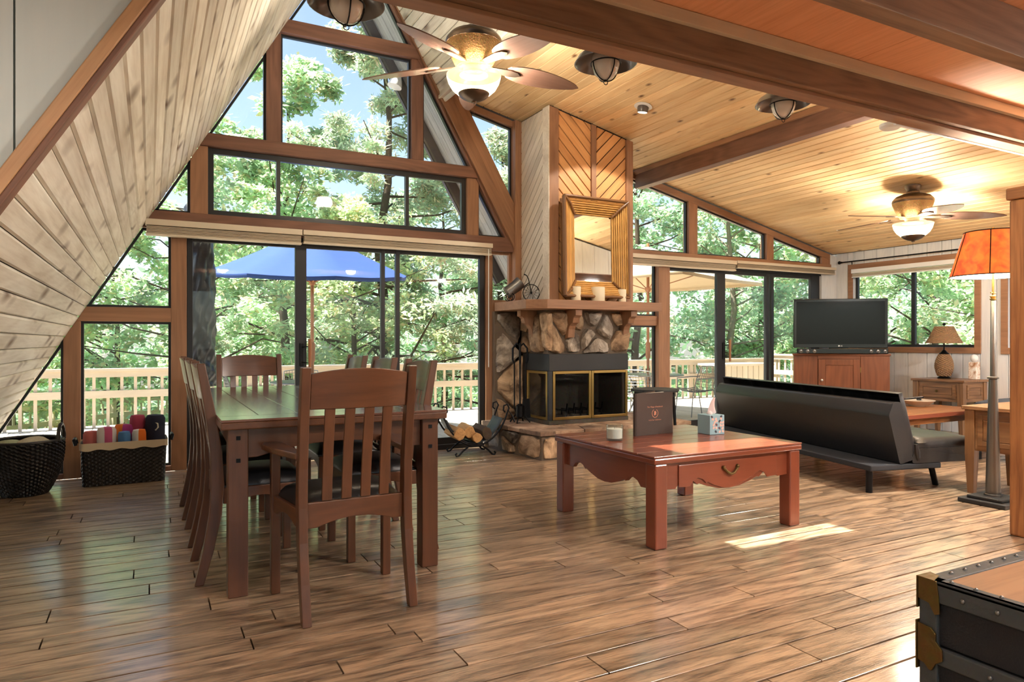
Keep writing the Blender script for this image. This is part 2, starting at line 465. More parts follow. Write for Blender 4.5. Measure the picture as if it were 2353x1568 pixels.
# ------------------------------------------------------------------ geometry helpers
class MB:
    def __init__(s):
        s.bm = bmesh.new()
    def box(s, x0, x1, y0, y1, z0, z1, M=None):
        v = [s.bm.verts.new((x, y, z)) for z in (z0, z1) for y in (y0, y1) for x in (x0, x1)]
        if M is not None:
            for a in v:
                a.co = M @ a.co
        for f in ((0, 2, 3, 1), (4, 5, 7, 6), (0, 1, 5, 4), (2, 6, 7, 3), (0, 4, 6, 2), (1, 3, 7, 5)):
            s.bm.faces.new([v[i] for i in f])
        return s
    def prism(s, pts, axis, a, b, M=None):
        def mk(p, t):
            if axis == 'y':
                return Vector((p[0], t, p[1]))
            if axis == 'x':
                return Vector((t, p[0], p[1]))
            return Vector((p[0], p[1], t))
        A = [mk(p, a) for p in pts]
        Bv = [mk(p, b) for p in pts]
        if M is not None:
            A = [M @ p for p in A]
            Bv = [M @ p for p in Bv]
        A = [s.bm.verts.new(p) for p in A]
        Bv = [s.bm.verts.new(p) for p in Bv]
        n = len(pts)
        s.bm.faces.new(A)
        s.bm.faces.new(list(reversed(Bv)))
        for i in range(n):
            j = (i + 1) % n
            s.bm.faces.new((A[i], Bv[i], Bv[j], A[j]))
        return s
    def tube(s, pts, r, seg=8, closed=False, cap=True):
        pts = [Vector(p) for p in pts]
        n = len(pts)
        rr = r if isinstance(r, (list, tuple)) else [r] * n
        rings = []
        prev = None
        for i in range(n):
            if closed:
                t = (pts[(i + 1) % n] - pts[i - 1])
            else:
                t = pts[min(i + 1, n - 1)] - pts[max(i - 1, 0)]
            t.normalize()
            if prev is None:
                up = Vector((0, 0, 1)) if abs(t.z) < 0.9 else Vector((1, 0, 0))
                a = t.cross(up).normalized()
            else:
                a = (prev - t * prev.dot(t))
                a = a.normalized() if a.length > 1e-6 else t.orthogonal().normalized()
            prev = a
            b = t.cross(a)
            rings.append([s.bm.verts.new(pts[i] + (a * math.cos(2 * PI * k / seg) + b * math.sin(2 * PI * k / seg)) * rr[i]) for k in range(seg)])
        m = n if closed else n - 1
        for i in range(m):
            A, Bv = rings[i], rings[(i + 1) % n]
            for k in range(seg):
                s.bm.faces.new((A[k], A[(k + 1) % seg], Bv[(k + 1) % seg], Bv[k]))
        if cap and not closed:
            s.bm.faces.new(list(reversed(rings[0])))
            s.bm.faces.new(rings[-1])
        return s
    def lathe(s, prof, seg=24, c=(0, 0, 0), cap=True, fn=None, closed=False):
        rings = []
        for i, (r, z) in enumerate(prof):
            ring = []
            for k in range(seg):
                th = 2 * PI * k / seg
                q = r + (fn(i, k, th) if fn else 0)
                ring.append(s.bm.verts.new((c[0] + q * math.cos(th), c[1] + q * math.sin(th), c[2] + z)))
            rings.append(ring)
        m = len(rings)
        for i in range(m if closed else m - 1):
            A, Bv = rings[i], rings[(i + 1) % m]
            for k in range(seg):
                s.bm.faces.new((A[k], A[(k + 1) % seg], Bv[(k + 1) % seg], Bv[k]))
        if cap and not closed:
            s.bm.faces.new(list(reversed(rings[0])))
            s.bm.faces.new(rings[-1])
        return s
    def grid(s, nu, nv, fn):
        V = [[s.bm.verts.new(fn(i / nu, j / nv)) for j in range(nv + 1)] for i in range(nu + 1)]
        for i in range(nu):
            for j in range(nv):
                s.bm.faces.new((V[i][j], V[i + 1][j], V[i + 1][j + 1], V[i][j + 1]))
        return s
    def sphere(s, c, r, seg=12, rings=8, sz=1.0):
        prof = [(max(r * math.sin(PI * i / rings), 1e-4), -r * sz * math.cos(PI * i / rings)) for i in range(rings + 1)]
        return s.lathe(prof, seg, c, cap=False)
    def mesh(s, name, smooth=False, ang=40):
        bmesh.ops.recalc_face_normals(s.bm, faces=s.bm.faces)
        me = bpy.data.meshes.new(name)
        s.bm.to_mesh(me)
        s.bm.free()
        if smooth:
            me.polygons.foreach_set('use_smooth', [True] * len(me.polygons))
            me.set_sharp_from_angle(angle=math.radians(ang))
        return me
    def obj(s, name, mat, parent=None, smooth=False, bevel=0.0, loc=None, mw=None, ang=40, bseg=2):
        return mobj(name, s.mesh(name, smooth, ang), mat, parent, bevel, loc, mw, bseg)

def mobj(name, me, mat, parent=None, bevel=0.0, loc=None, mw=None, bseg=2):
    if mat is not None and len(me.materials) == 0:
        me.materials.append(mat)
    o = bpy.data.objects.new(name, me)
    COL.objects.link(o)
    if parent is not None:
        o.parent = parent
    if mw is not None:
        o.matrix_basis = mw
    if loc is not None:
        o.location = loc
    if bevel:
        md = o.modifiers.new('bevel', 'BEVEL')
        md.width = bevel
        md.segments = bseg
        md.limit_method = 'ANGLE'
        md.angle_limit = math.radians(40)
    return o

def tag(o, label, cat, group=None, kind=None):
    o['label'] = label
    o['category'] = cat
    if group:
        o['group'] = group
    if kind:
        o['kind'] = kind
    return o

def thing(name, label, cat, loc=(0, 0, 0), rz=0.0, group=None):
    o = bpy.data.objects.new(name, None)
    COL.objects.link(o)
    o.location = loc
    o.rotation_euler = (0, 0, rz)
    o.empty_display_size = 0.1
    return tag(o, label, cat, group)

def struct(name, label, cat, obj=None):
    o = obj
    if o is None:
        o = bpy.data.objects.new(name, None)
        COL.objects.link(o)
        o.empty_display_size = 0.1
    return tag(o, label, cat, kind='structure')

def dup(root, loc, rz, label=None, group=None):
    kids = {}
    for o in bpy.data.objects:
        if o.parent is not None:
            kids.setdefault(o.parent.name, []).append(o)
    r = root.copy()
    COL.objects.link(r)
    r.location = loc
    r.rotation_euler = (0, 0, rz)
    if label:
        r['label'] = label
    if group:
        r['group'] = group
    for ch in kids.get(root.name, []):
        c = ch.copy()
        COL.objects.link(c)
        c.parent = r
        for g in kids.get(ch.name, []):
            d = g.copy()
            COL.objects.link(d)
            d.parent = c
    return r

def frame(o, u, v, n):
    u, v, n = Vector(u).normalized(), Vector(v).normalized(), Vector(n).normalized()
    m = Matrix.Identity(4)
    for i in range(3):
        m[i][0], m[i][1], m[i][2], m[i][3] = u[i], v[i], n[i], o[i]
    return m

_BOARDS = {}
def board_mesh(L, W, T, ch, mat):
    key = (round(L, 3), round(W, 4), round(T, 4), round(ch, 4), mat.name)
    if key not in _BOARDS:
        mb = MB()
        h = W / 2
        mb.prism([(-h, -T), (h, -T), (h, -ch), (h - ch, 0), (-h + ch, 0), (-h, -ch)], 'x', -L / 2, L / 2)
        me = mb.mesh('board')
        me.materials.append(mat)
        _BOARDS[key] = me
    return _BOARDS[key]

def put_board(parent, name, mw, L, W, T, mat, ch=0.004):
    return mobj(name, board_mesh(L, W, T, ch, mat), mat, parent, mw=mw)

# ------------------------------------------------------------------ room geometry constants
YW = 6.72                       # inner face of the window wall
YB = 2.55                       # loft edge and near end of the A-frame slope
XR = 8.91                       # right wall
def sl(x): return 2.227 + 1.686 * x          # left slope: z over x
def slx(z): return (z - 2.227) / 1.686
def sr(x): return 8.256 - 1.7 * x            # right steep slope
def srx(z): return (8.256 - z) / 1.7
def shed(x): return 4.384 - 0.2234 * x       # low shed ceiling on the right
APX = (8.256 - 2.227) / (1.686 + 1.7)
APZ = sl(APX)
LOFTZ = 2.66

# ------------------------------------------------------------------ floor
floor = struct('floor', 'hickory plank floor with mixed widths across the open room', 'floor',
               MB().box(-2.6, XR + .1, -3.2, YW + .12, -0.12, -0.022).obj('floor', M_DARKBACK))
CYAW = math.radians(27.74)
def in_view(x, y, z=0.0, m=60):
    dep = x * math.sin(CYAW) + y * math.cos(CYAW)
    if dep < 0.3:
        return False
    px = 1176.5 + 1580 * (x * math.cos(CYAW) - y * math.sin(CYAW)) / dep
    py = 784 - 1580 * (z - 1.14) / dep
    return -m < px < 2353 + m and -m < py < 1568 + m
planks = []
y = -3.1
widths = (0.112, 0.150, 0.132, 0.160, 0.118, 0.142)
ri = 0
while y < YW - 0.01:
    w = widths[RND.randrange(6)]
    if y + w > YW:
        w = YW - y
    x = -2.5 - RND.random() * 0.9
    while x < XR:
        L = RND.choice((0.6, 0.8, 1.0, 1.2, 1.4, 1.7, 1.9))
        x1 = min(x + L, XR)
        x0 = max(x, -2.5)
        if x1 - x0 > 0.12:
            planks.append((x0, x1, y, y + w))
            x = x1
        else:
            x = x1 + 0.001
        if x1 >= XR:
            break
    y += w
seen = [p for p in planks if any(in_view(a, b) for a in (p[0], (p[0] + p[1]) / 2, p[1]) for b in (p[2], p[3]))]
def psize(p):
    cx, cyy = (p[0] + p[1]) / 2, (p[2] + p[3]) / 2
    dep = max(cx * math.sin(CYAW) + cyy * math.cos(CYAW), 0.5)
    return (p[1] - p[0]) * (p[3] - p[2]) / dep ** 3
seen.sort(key=psize, reverse=True)
keep = set(seen[:295])
for p in seen[:295]:
    x0, x1, y0, y1 = p
    L = round(x1 - x0 - 0.006, 3)
    put_board(floor, 'plank', Matrix.Translation(((x0 + x1) / 2, (y0 + y1) / 2, 0)), L, round(y1 - y0 - 0.010, 4), 0.02, M_FLOOR, 0.0008)
mb = MB()
for p in planks:
    if p not in keep:
        mb.box(p[0] + .0015, p[1] - .0015, p[2] + .0015, p[3] - .0015, -0.02, 0)
o = mb.obj('remaining_planks', M_FLOOR, floor)
o['kind'] = 'stuff'

# ------------------------------------------------------------------ ceilings
BW = 0.0975
# left slope
nl = Vector((1.686, 0, -1)).normalized()
vl = Vector((1, 0, 1.686)).normalized()
mb = MB()
T = 0.16
def slope_slab(mb, fx, x0, x1, y0, y1, up):
    a, b = fx(x0), fx(x1)
    o_ = Vector(up) * T
    pts = [Vector((x0, y0, a)), Vector((x1, y0, b)), Vector((x1, y1, b)), Vector((x0, y1, a))]
    q = [p + Vector(up) * 0.022 for p in pts] + [p + o_ for p in pts]
    v = [mb.bm.verts.new(p) for p in q]
    for f in ((0, 1, 2, 3), (7, 6, 5, 4), (0, 4, 5, 1), (1, 5, 6, 2), (2, 6, 7, 3), (3, 7, 4, 0)):
        mb.bm.faces.new([v[i] for i in f])
HX0, HX1, HY0, HY1 = 1.012, 1.531, 3.07, 3.55
upl = -nl
slope_slab(mb, sl, -1.42, HX0, YB, YW + 0.1, upl)
slope_slab(mb, sl, HX1, APX + .02, YB, YW + 0.1, upl)
slope_slab(mb, sl, HX0, HX1, YB, HY0, upl)
slope_slab(mb, sl, HX0, HX1, HY1, YW + 0.1, upl)
slope_slab(mb, sl, 0.255, APX + .02, -3.2, YB, upl)
ceil_l = struct('ceiling_left', 'steep left ceiling slope of pale knotty pine boards', 'ceiling', mb.obj('ceiling_left', M_DARKBACK))
Ltot = (APZ - sl(-1.32)) / vl.z
k = 0
s_ = 0.0
while s_ < Ltot:
    c = Vector((-1.32, 0, 0)) + vl * (s_ + BW / 2)
    hole = HX0 - .06 < c.x < HX1 + .06
    y0 = HY1 if hole else YB + .005
    Lb = YW - y0
    put_board(ceil_l, 'board', frame((c.x, y0 + Lb / 2, c.z), (0, 1, 0), -vl, nl) if False else frame((c.x, y0 + Lb / 2, c.z), (0, 1, 0), Vector(nl).cross(Vector((0, 1, 0))), nl), Lb, BW - .004, 0.02, M_PALE, 0.009)
    s_ += BW
# skylight pane in the slope
win_sky = struct('window_1', 'skylight set high in the left slope', 'window')
cx = (HX0 + HX1) / 2
mwk = frame(Vector((cx, (HY0 + HY1) / 2, sl(cx))) + upl * 0.1, (0, 1, 0), Vector(nl).cross(Vector((0, 1, 0))), nl)
hl = (HX1 - HX0) / 2 / vl.x
MB().box(-.25, .25, -hl, hl, -.004, .004).obj('pane', M_GLASS, win_sky, mw=mwk)
mb = MB()
mb.box(-.29, -.25, -hl, hl, -.02, .03).box(.25, .29, -hl, hl, -.02, .03).box(-.29, .29, -hl - .04, -hl, -.02, .03).box(-.29, .29, hl, hl + .04, -.02, .03)
mb.obj('window_frame', M_WHITE, win_sky, mw=mwk)

# right steep slope
nr = Vector((-1.7, 0, -1)).normalized()
vr = Vector((1, 0, -1.7)).normalized()
mb = MB()
XE = 2.69
slope_slab(mb, sr, APX - .02, XE, -3.2, YW + .1, -nr)
ceil_r = struct('ceiling_right', 'steep right ceiling slope of pale knotty pine boards above the fan', 'ceiling', mb.obj('ceiling_right', M_DARKBACK))
s_ = 0.0
Lr = (Vector((XE, 0, sr(XE))) - Vector((APX, 0, APZ))).length
while s_ < Lr - 0.02:
    c = Vector((APX, 0, APZ)) + vr * (s_ + BW / 2)
    put_board(ceil_r, 'board', frame((c.x, (YB + YW) / 2, c.z), (0, 1, 0), Vector(nr).cross(Vector((0, 1, 0))), nr), YW - YB, BW - .004, 0.02, M_PALE, 0.009)
    s_ += BW
MB().box(XE - .03, XE + .02, YB, YW, sr(XE) - .012, sr(XE) + .14).obj('fold_trim', M_PALEY, ceil_r, bevel=.004)

# shed ceiling
ns = Vector((-0.2234, 0, -1)).normalized()
vs = Vector((1, 0, -0.2234)).normalized()
mb = MB()
slope_slab(mb, shed, 2.66, XR + .12, -3.2, YW + .1, -ns)
ceil_s = struct('ceiling_shed', 'low pitched ceiling of golden knotty pine boards over the lounge', 'ceiling', mb.obj('ceiling_shed', M_DARKBACK))
s_ = 0.0
x0s = 2.70
while True:
    c = Vector((x0s, 0, shed(x0s))) + vs * (s_ + .05)
    if c.x + .05 > XR:
        break
    put_board(ceil_s, 'board', frame((c.x, (YB + YW) / 2, c.z), (0, 1, 0), Vector(ns).cross(Vector((0, 1, 0))), ns), YW - YB, 0.0975, 0.02, M_GOLD, 0.006)
    s_ += 0.1
# purlin under the shed ceiling
MB().box(5.23, 5.35, YB, YW, 3.0, 3.2).obj('purlin_beam', M_BEAM[1], ceil_s, bevel=.004)
MB().box(5.20, 5.24, YB, YW, 3.165, 3.215).obj('purlin_trim', M_POST[1], ceil_s)

# loft floor, edge beam and joists
mb = MB().box(-2.5, XR, -3.2, YB, LOFTZ + .018, LOFTZ + .1)
loft = struct('ceiling_loft', 'reddish plywood underside of the loft floor', 'ceiling', mb.obj('ceiling_loft', M_DARKBACK))
for i in range(-1, 4):
    for j in range(3):
        X0, Y0 = -1.5 + i * 2.44 + (j % 2) * 0.9, YB - .1 - (j + 1) * 1.22
        x0, x1 = max(X0, -2.5), min(X0 + 2.437, XR)
        if x1 - x0 > .2:
            MB().box(x0, x1, Y0, Y0 + 1.217, LOFTZ, LOFTZ + .016).obj('plywood_sheet', M_PLY, loft)
MB().box(-.4, XR, 2.445, YB, 2.462, LOFTZ).obj('edge_beam', M_LOFTB[0], loft, bevel=.004)
MB().box(-.3, XR, 2.48, YB + .02, 2.440, 2.461).obj('beam_trim', M_POST[0], loft, bevel=.002)
MB().box(-.3, XR, 2.415, 2.444, 2.600, LOFTZ - .002).obj('beam_ledger', M_RAIL[0], loft, bevel=.002)
for yy in (1.70, 0.86, 0.02, -0.82):
    MB().box(-2.5, XR, yy, yy + .09, 2.44, LOFTZ).obj('joist', M_LOFTB[0], loft, bevel=.004)

# ------------------------------------------------------------------ walls
# pale panel wall closing the side of the roof at the loft edge (left)
wl = struct('wall_left', 'grey white panelled wall beside the sloping handrail', 'wall')
xs = [-2.5, -2.1, -1.7, -1.3, -0.9, -0.62, -0.36, -0.02, 0.25]
for a, b in zip(xs[:-1], xs[1:]):
    za, zb = max(sl(a), -0.0), max(sl(b), 0.0)
    pts = [(a + .003, za), (b - .003, zb), (b - .003, LOFTZ), (a + .003, LOFTZ)]
    if a < -1.33 < b:
        pts = [(a + .003, 0), (-1.32, 0), (b - .003, zb), (b - .003, LOFTZ), (a + .003, LOFTZ)]
    MB().prism(pts, 'y', YB - .04, YB - .02).obj('panel', M_GREYP, wl)
MB().prism([(-2.5, 0), (-1.32, 0), (.255, LOFTZ), (-2.5, LOFTZ)], 'y', YB - .02, YB).obj('backing', M_GREYP, wl)
rm = frame((0, YB, 0), (1, 0, 1.686), (0, 1, 0), Vector((1.686, 0, -1)))
uL = 1 / Vector((1, 0, 1.686)).length
def rakebar(n0, n1, y0, y1, name, mat):
    mb = MB()
    O = Vector((-1.32, 0, sl(-1.32)))
    M = frame(O, (1, 0, 1.686), (0, 1, 0), (1.686, 0, -1))
    mb.box(0.02, 3.05, y0, y1, n0, n1)
    return mb.obj(name, mat, wl, bevel=.004, mw=M)
rakebar(-.042, -.002, YB - .062, YB - .041, 'rake_trim', M_RAKE)
rakebar(-.002, .016, YB - .058, YB + .012, 'rake_edge', M_BEAM[0])
# rest of the near part of the room, behind and beside the camera
wside = struct('wall_side', 'pale panelled wall beside the camera', 'wall', MB().box(-2.6, -2.5, -3.2, YB, 0, LOFTZ).obj('wall_side', M_GREYP))
wb = struct('wall_back', 'pale panelled wall behind the camera', 'wall')
for a, b in ((-2.5, -1.2), (1.6, 2.6), (5.4, 8.91)):
    MB().box(a, b, -3.25, -3.2, 0, LOFTZ + 2.6 if a > 1 and b < 3 else LOFTZ).obj('panel', M_GREYP, wb)
for a, b in ((-1.2, 1.6), (2.6, 5.4)):
    MB().box(a, b, -3.25, -3.2, 0, .4).obj('panel', M_GREYP, wb)
    MB().box(a, b, -3.25, -3.2, 2.25, LOFTZ).obj('panel', M_GREYP, wb)
MB().prism([(srx(LOFTZ), LOFTZ), (XR, LOFTZ), (XR, shed(XR)), (2.72, shed(2.72))], 'y', -3.25, -3.2).obj('panel', M_GREYP, wb) if False else None
wn2 = struct('window_2', 'unseen wide window added behind the camera for daylight', 'window')  # unseen openings added in the back wall to let in more daylight
for a, b in ((-1.2, 1.6), (2.6, 5.4)):
    MB().box(a, b, -3.235, -3.229, .4, 2.25).obj('pane', M_GLASS, wn2)
# white panel wall above the loft beam on the lounge side
wloft = struct('wall_loft', 'white panelled wall above the loft beam', 'wall')
x = 3.95
while x < XR:
    w = RND.choice((.2, .28, .34, .24))
    x1 = min(x + w, XR)
    MB().prism([(x + .002, 2.435), (x1 - .002, 2.435), (x1 - .002, shed(x1) - .03), (x + .002, shed(x) - .03)], 'y', YB + .022, YB + .04).obj('panel', M_WHITEP, wloft)
    x = x1

# right wall of white boards with window openings
wr = struct('wall_right', 'white painted board wall beside the television', 'wall')
ys = [6.72, 6.529, 6.418, 6.273, 6.081, 5.833, 5.64, 5.385, 5.197, 5.079, 4.943, 4.741, 4.557, 4.4, 4.2, 3.95, 3.7, 3.4, 3.2, 2.9, 2.6, 2.2, 1.7, 1.2, .6, 0, -.6, -1.2, -1.8, -2.4, -3.2]
WA = (4.80, 6.44, 1.06, 2.16)      # window a opening y0 y1 z0 z1
WB_ = (2.75, 4.43, 1.06, 2.16)
def wall_piece(y1, y0):
    zt = shed(XR) + .02
    segs = [(0.0, zt)]
    for (a, b, z0, z1) in (WA, WB_):
        if a - .01 <= (y0 + y1) / 2 <= b + .01:
            segs = [(0, z0), (z1, zt)]
    for (z0, z1) in segs:
        if z1 - z0 > .02:
            MB().box(XR, XR + .02, y0 + .003, y1 - .003, z0, z1).obj('board', M_WHITEP, wr, bevel=.003)
cuts = sorted(set(ys + [WA[0], WA[1], WB_[0], WB_[1]]), reverse=True)
for a, b in zip(cuts[:-1], cuts[1:]):
    if a - b > .012:
        wall_piece(a, b)
mb = MB()
for (y0, y1, z0, z1) in ((WA[1], YW + .1, 0, 2.5), (WB_[1], WA[0], 0, 2.5), (-3.2, WB_[0], 0, 2.5), (WA[0], WA[1], 0, WA[2]), (WA[0], WA[1], WA[3], 2.5), (WB_[0], WB_[1], 0, 1.06), (WB_[0], WB_[1], 2.16, 2.5)):
    mb.box(XR + .022, XR + .14, y0, y1, z0, z1)
mb.obj('backing', M_WHITEP, wr)
def right_window(n, op, label):
    y0, y1, z0, z1 = op
    w = struct('window_%d' % n, label, 'window')
    mb = MB()
    t = .075
    mb.box(XR - .018, XR - .001, y0 - t, y0, z0 - t, z1 + t).box(XR - .018, XR - .001, y1, y1 + t, z0 - t, z1 + t)
    mb.box(XR - .018, XR - .001, y0, y1, z1, z1 + t).box(XR - .018, XR - .001, y0, y1, z0 - t, z0)
    mb.obj('window_trim', M_POST[1], w, bevel=.003)
    mb = MB()
    f = .035
    X0, X1 = XR + .05, XR + .09
    ym = (y0 + y1) / 2 - .02
    mb.box(X0, X1, y0, y0 + f, z0, z1).box(X0, X1, y1 - f, y1, z0, z1).box(X0, X1, y0 + f, y1 - f, z0, z0 + f).box(X0, X1, y0 + f, y1 - f, z1 - f, z1)
    mb.box(X0, X1, ym - .025, ym + .025, z0 + f, z1 - f)
    mb.obj('window_frame', M_ALU, w)
    MB().box(XR + .068, XR + .072, y0 + f, ym - .025, z0 + f, z1 - f).obj('pane', M_GLASS, w)
    MB().box(XR + .068, XR + .072, ym + .025, y1 - f, z0 + f, z1 - f).obj('pane', M_GLASS, w)
    return w
right_window(3, WA, 'sliding window with timber trim in the white wall beside the television')
right_window(4, WB_, 'second white wall window half hidden behind the floor lamp')

# window wall: posts and beams
wf = struct('wall_far', 'timber framed window wall of posts and beams', 'wall')
YO = YW + .11
def member(name, pts, y0=YW, y1=YO, mat=None, axis=2):
    return MB().prism(pts, 'y', y0, y1).obj(name, mat or M_POST[axis], wf, bevel=.004)
def rect(x0, x1, z0, z1): return [(x0, z0), (x1, z0), (x1, z1), (x0, z1)]
member('post', [(-.635, 0), (-.513, 0), (-.513, 1.306), (slx(1.306), 1.306), (-.635, sl(-.635))])
member('cross_beam', [(slx(1.306), 1.306), (.16, 1.306), (.16, 1.428), (slx(1.428), 1.428)], axis=0)
member('post', rect(.16, .285, 0, 2.12))
member('header_beam', [(slx(2.12), 2.12), (3.66, 2.12), (3.66, 2.275), (slx(2.275), 2.275)], YW - .02, YO, M_BEAM[0])
member('post', [(.312, 2.275), (.457, 2.275), (.457, 2.885), (slx(2.885), 2.885), (.312, sl(.312))])
member('collar_beam', [(slx(2.885), 2.885), (3.11, 2.885), (3.04, 3.0), (slx(3.0), 3.0)], YW - .03, YO, M_BEAM[0])
member('post', rect(2.995, 3.13, 2.275, 2.885))
member('post', [(.954, 3.0), (1.086, 3.0), (1.086, 4.04), (slx(4.04), 4.04), (.954, sl(.954))], mat=M_BEAM[2])
member('post', [(2.372, 3.0), (2.499, 3.0), (2.499, 4.04), (2.372, 4.04)], mat=M_BEAM[2])
member('top_beam', [(slx(4.04), 4.04), (2.49, 4.04), (2.41, 4.17), (slx(4.17), 4.17)], YW - .02, YO, M_BEAM[0])
def l1(x): return 3.0 - 1.75 * (x - 3.03)
def l2(x): return 3.41 - 1.75 * (x - 3.113)
mb = MB().box(0, 5, 0, .001, 0, .001)
mb.bm.clear()
def rake(name, offa, offb, xa, xb, y0, y1, mat):
    # a sloping member between two lines parallel to l1
    L = math.hypot(xb - xa, 1.75 * (xb - xa))
    M = frame((xa, 0, l1(xa)), (1, 0, -1.75), (0, 1, 0), (1.75, 0, 1))
    c = 1 / math.hypot(1, 1.75)
    return MB().box(0, L, y0, y1, offa * c, offb * c).obj(name, mat, wf, bevel=.004, mw=M)
rake('rake_trim', 0.0, .055, 1.78, 3.46, YW - .01, YO, M_BEAM[0])
rake('rake_beam', .056, .30, 1.78, 3.60, YW - .045, YO, M_POST[0])
rake('rake_beam', .302, .555, 1.9, 3.60, YW - .03, YO, M_POST[0])
member('post', [(3.217, 0), (3.285, 0), (3.285, 2.12), (3.217, 2.12)])
member('post', [(3.545, 0), (3.66, 0), (3.66, shed(3.66) - .02), (3.545, shed(3.545) - .02)], YW - .06, YO)
member('rafter_trim', [(2.8, shed(2.8) - .09), (3.545, shed(3.545) - .09), (3.545, shed(3.545) - .02), (2.8, shed(2.8) - .02)], axis=0)
member('sill_beam', rect(4.5, 8.78, 2.12, 2.255), YW - .02, YO, M_POST[0])
member('rafter_trim', [(4.5, shed(4.5) - .1), (8.78, shed(8.78) - .1), (8.78, shed(8.78) - .02), (4.5, shed(4.5) - .02)], axis=0)
for a, b in ((6.087, 6.233), (7.483, 7.617), (8.605, 8.78)):
    member('post', [(a, 2.255), (b, 2.255), (b, shed(b) - .1), (a, shed(a) - .1)])
member('post', rect(5.571, 5.751, 0, 2.12), YW - .03)
member('transom', rect(4.6, 5.571, 1.33, 1.45), axis=0)
member('sill', rect(4.6, 5.571, 0, .08), axis=0)
member('sill', rect(-.513, .16, 0, .045), axis=0, mat=M_BEAM[0])
member('sill', [(-1.25, 0), (-.635, 0), (-.635, .045), (-1.25, .045)], axis=0, mat=M_BEAM[0])
member('white_jamb', rect(8.59, XR, 0, 2.12), YW - .005, YO, M_WHITEP)
member('white_jamb', [(8.782, 2.12), (XR, 2.12), (XR, shed(XR) - .02), (8.782, shed(8.782) - .02)], YW - .005, YO, M_WHITEP)
member('infill_panel', rect(3.285, 3.545, 0, 1.56), YW, YO, M_POST[2])
member('infill_panel', rect(3.66, 4.6, 0, 3.4), YW, YO, M_DARKBACK)

# glazed panes of the window wall
WIN_N = [4]
def pane_window(label, pts, frame_w=.02, mat=M_ALU, y=YW + .06):
    WIN_N[0] += 1
    w = struct('window_%d' % WIN_N[0], label, 'window')
    MB().prism(pts, 'y', y - .003, y + .003).obj('pane', M_GLASS, w)
    cx = sum(p[0] for p in pts) / len(pts)
    cz = sum(p[1] for p in pts) / len(pts)
    n = len(pts)
    # frame strips along every edge
    for i in range(n):
        a, b = Vector(pts[i]), Vector(pts[(i + 1) % n])
        d = (b - a)
        if d.length < .06:
            continue
        d.normalize()
        nn = Vector((-d.y, d.x))
        if nn.dot(Vector((cx, cz)) - a) < 0:
            nn = -nn
        q = [a, b, b + nn * frame_w, a + nn * frame_w]
        e = .0008 * (i % 2)
        MB().prism([(p.x, p.y) for p in q], 'y', y - .02 - e, y + .02 + e).obj('window_frame', mat, w)
    return w
pane_window('narrow triangular pane behind the round basket', [(-1.25, .045), (-.635, .045), (-.635, sl(-.635)), (-1.24, sl(-1.24))])
pane_window('low square pane behind the towel basket', rect(-.513, .16, .045, 1.306))
pane_window('pane above the towel basket cut by the slope', [(slx(1.428), 1.428), (.16, 1.428), (.16, 2.12), (slx(2.12), 2.12)])
pane_window('tiny triangular pane left of the sliding transom window', [(slx(2.275), 2.275), (.312, 2.275), (.312, sl(.312))])
w = pane_window('three part sliding transom window below the collar beam', rect(.457, 2.995, 2.275, 2.885), .05)
for xm in (1.05, 2.32):
    MB().box(xm, xm + .035, YW + .035, YW + .085, 2.32, 2.84).obj('mullion', M_ALU, w)
pane_window('small triangular pane between the transom window and the rake', [(3.13, 2.275), (3.44, 2.275), (3.13, 2.82)])
pane_window('upper left pane cut by the slope', [(slx(3.0), 3.0), (.954, 3.0), (.954, sl(.954))])
pane_window('large upper centre pane showing sky', rect(1.086, 2.372, 3.0, 4.04))
pane_window('upper right triangular pane showing the soffit', [(2.499, 3.0), (3.03, 3.0), (2.499, 3.93)])
pane_window('peak pane above the top beam', [(slx(4.17), 4.17), (2.36, 4.17), (APX + .02, APZ - .05), (APX - .02, APZ - .05)])
pane_window('tall triangular window beside the chimney', [(3.545, l2(3.545)), (3.545, shed(3.545) - .09), (3.05, shed(3.05) - .09), (3.05, l2(3.05))])
pane_window('small square pane behind the tricycle ornament', rect(3.285, 3.545, 1.56, 2.12), .03, M_POST[2])
pane_window('clerestory pane nearest the chimney', [(4.6, 2.255), (6.087, 2.255), (6.087, shed(6.087) - .1), (4.6, shed(4.6) - .1)])
pane_window('middle clerestory pane under the sloping trim', [(6.233, 2.255), (7.483, 2.255), (7.483, shed(7.483) - .1), (6.233, shed(6.233) - .1)])
pane_window('smallest clerestory pane near the corner', [(7.617, 2.255), (8.605, 2.255), (8.605, shed(8.605) - .1), (7.617, shed(7.617) - .1)])
pane_window('fixed pane above the short transom by the fireplace', rect(4.6, 5.571, 1.45, 2.12))
pane_window('fixed pane below the short transom by the fireplace', rect(4.6, 5.571, .08, 1.33))

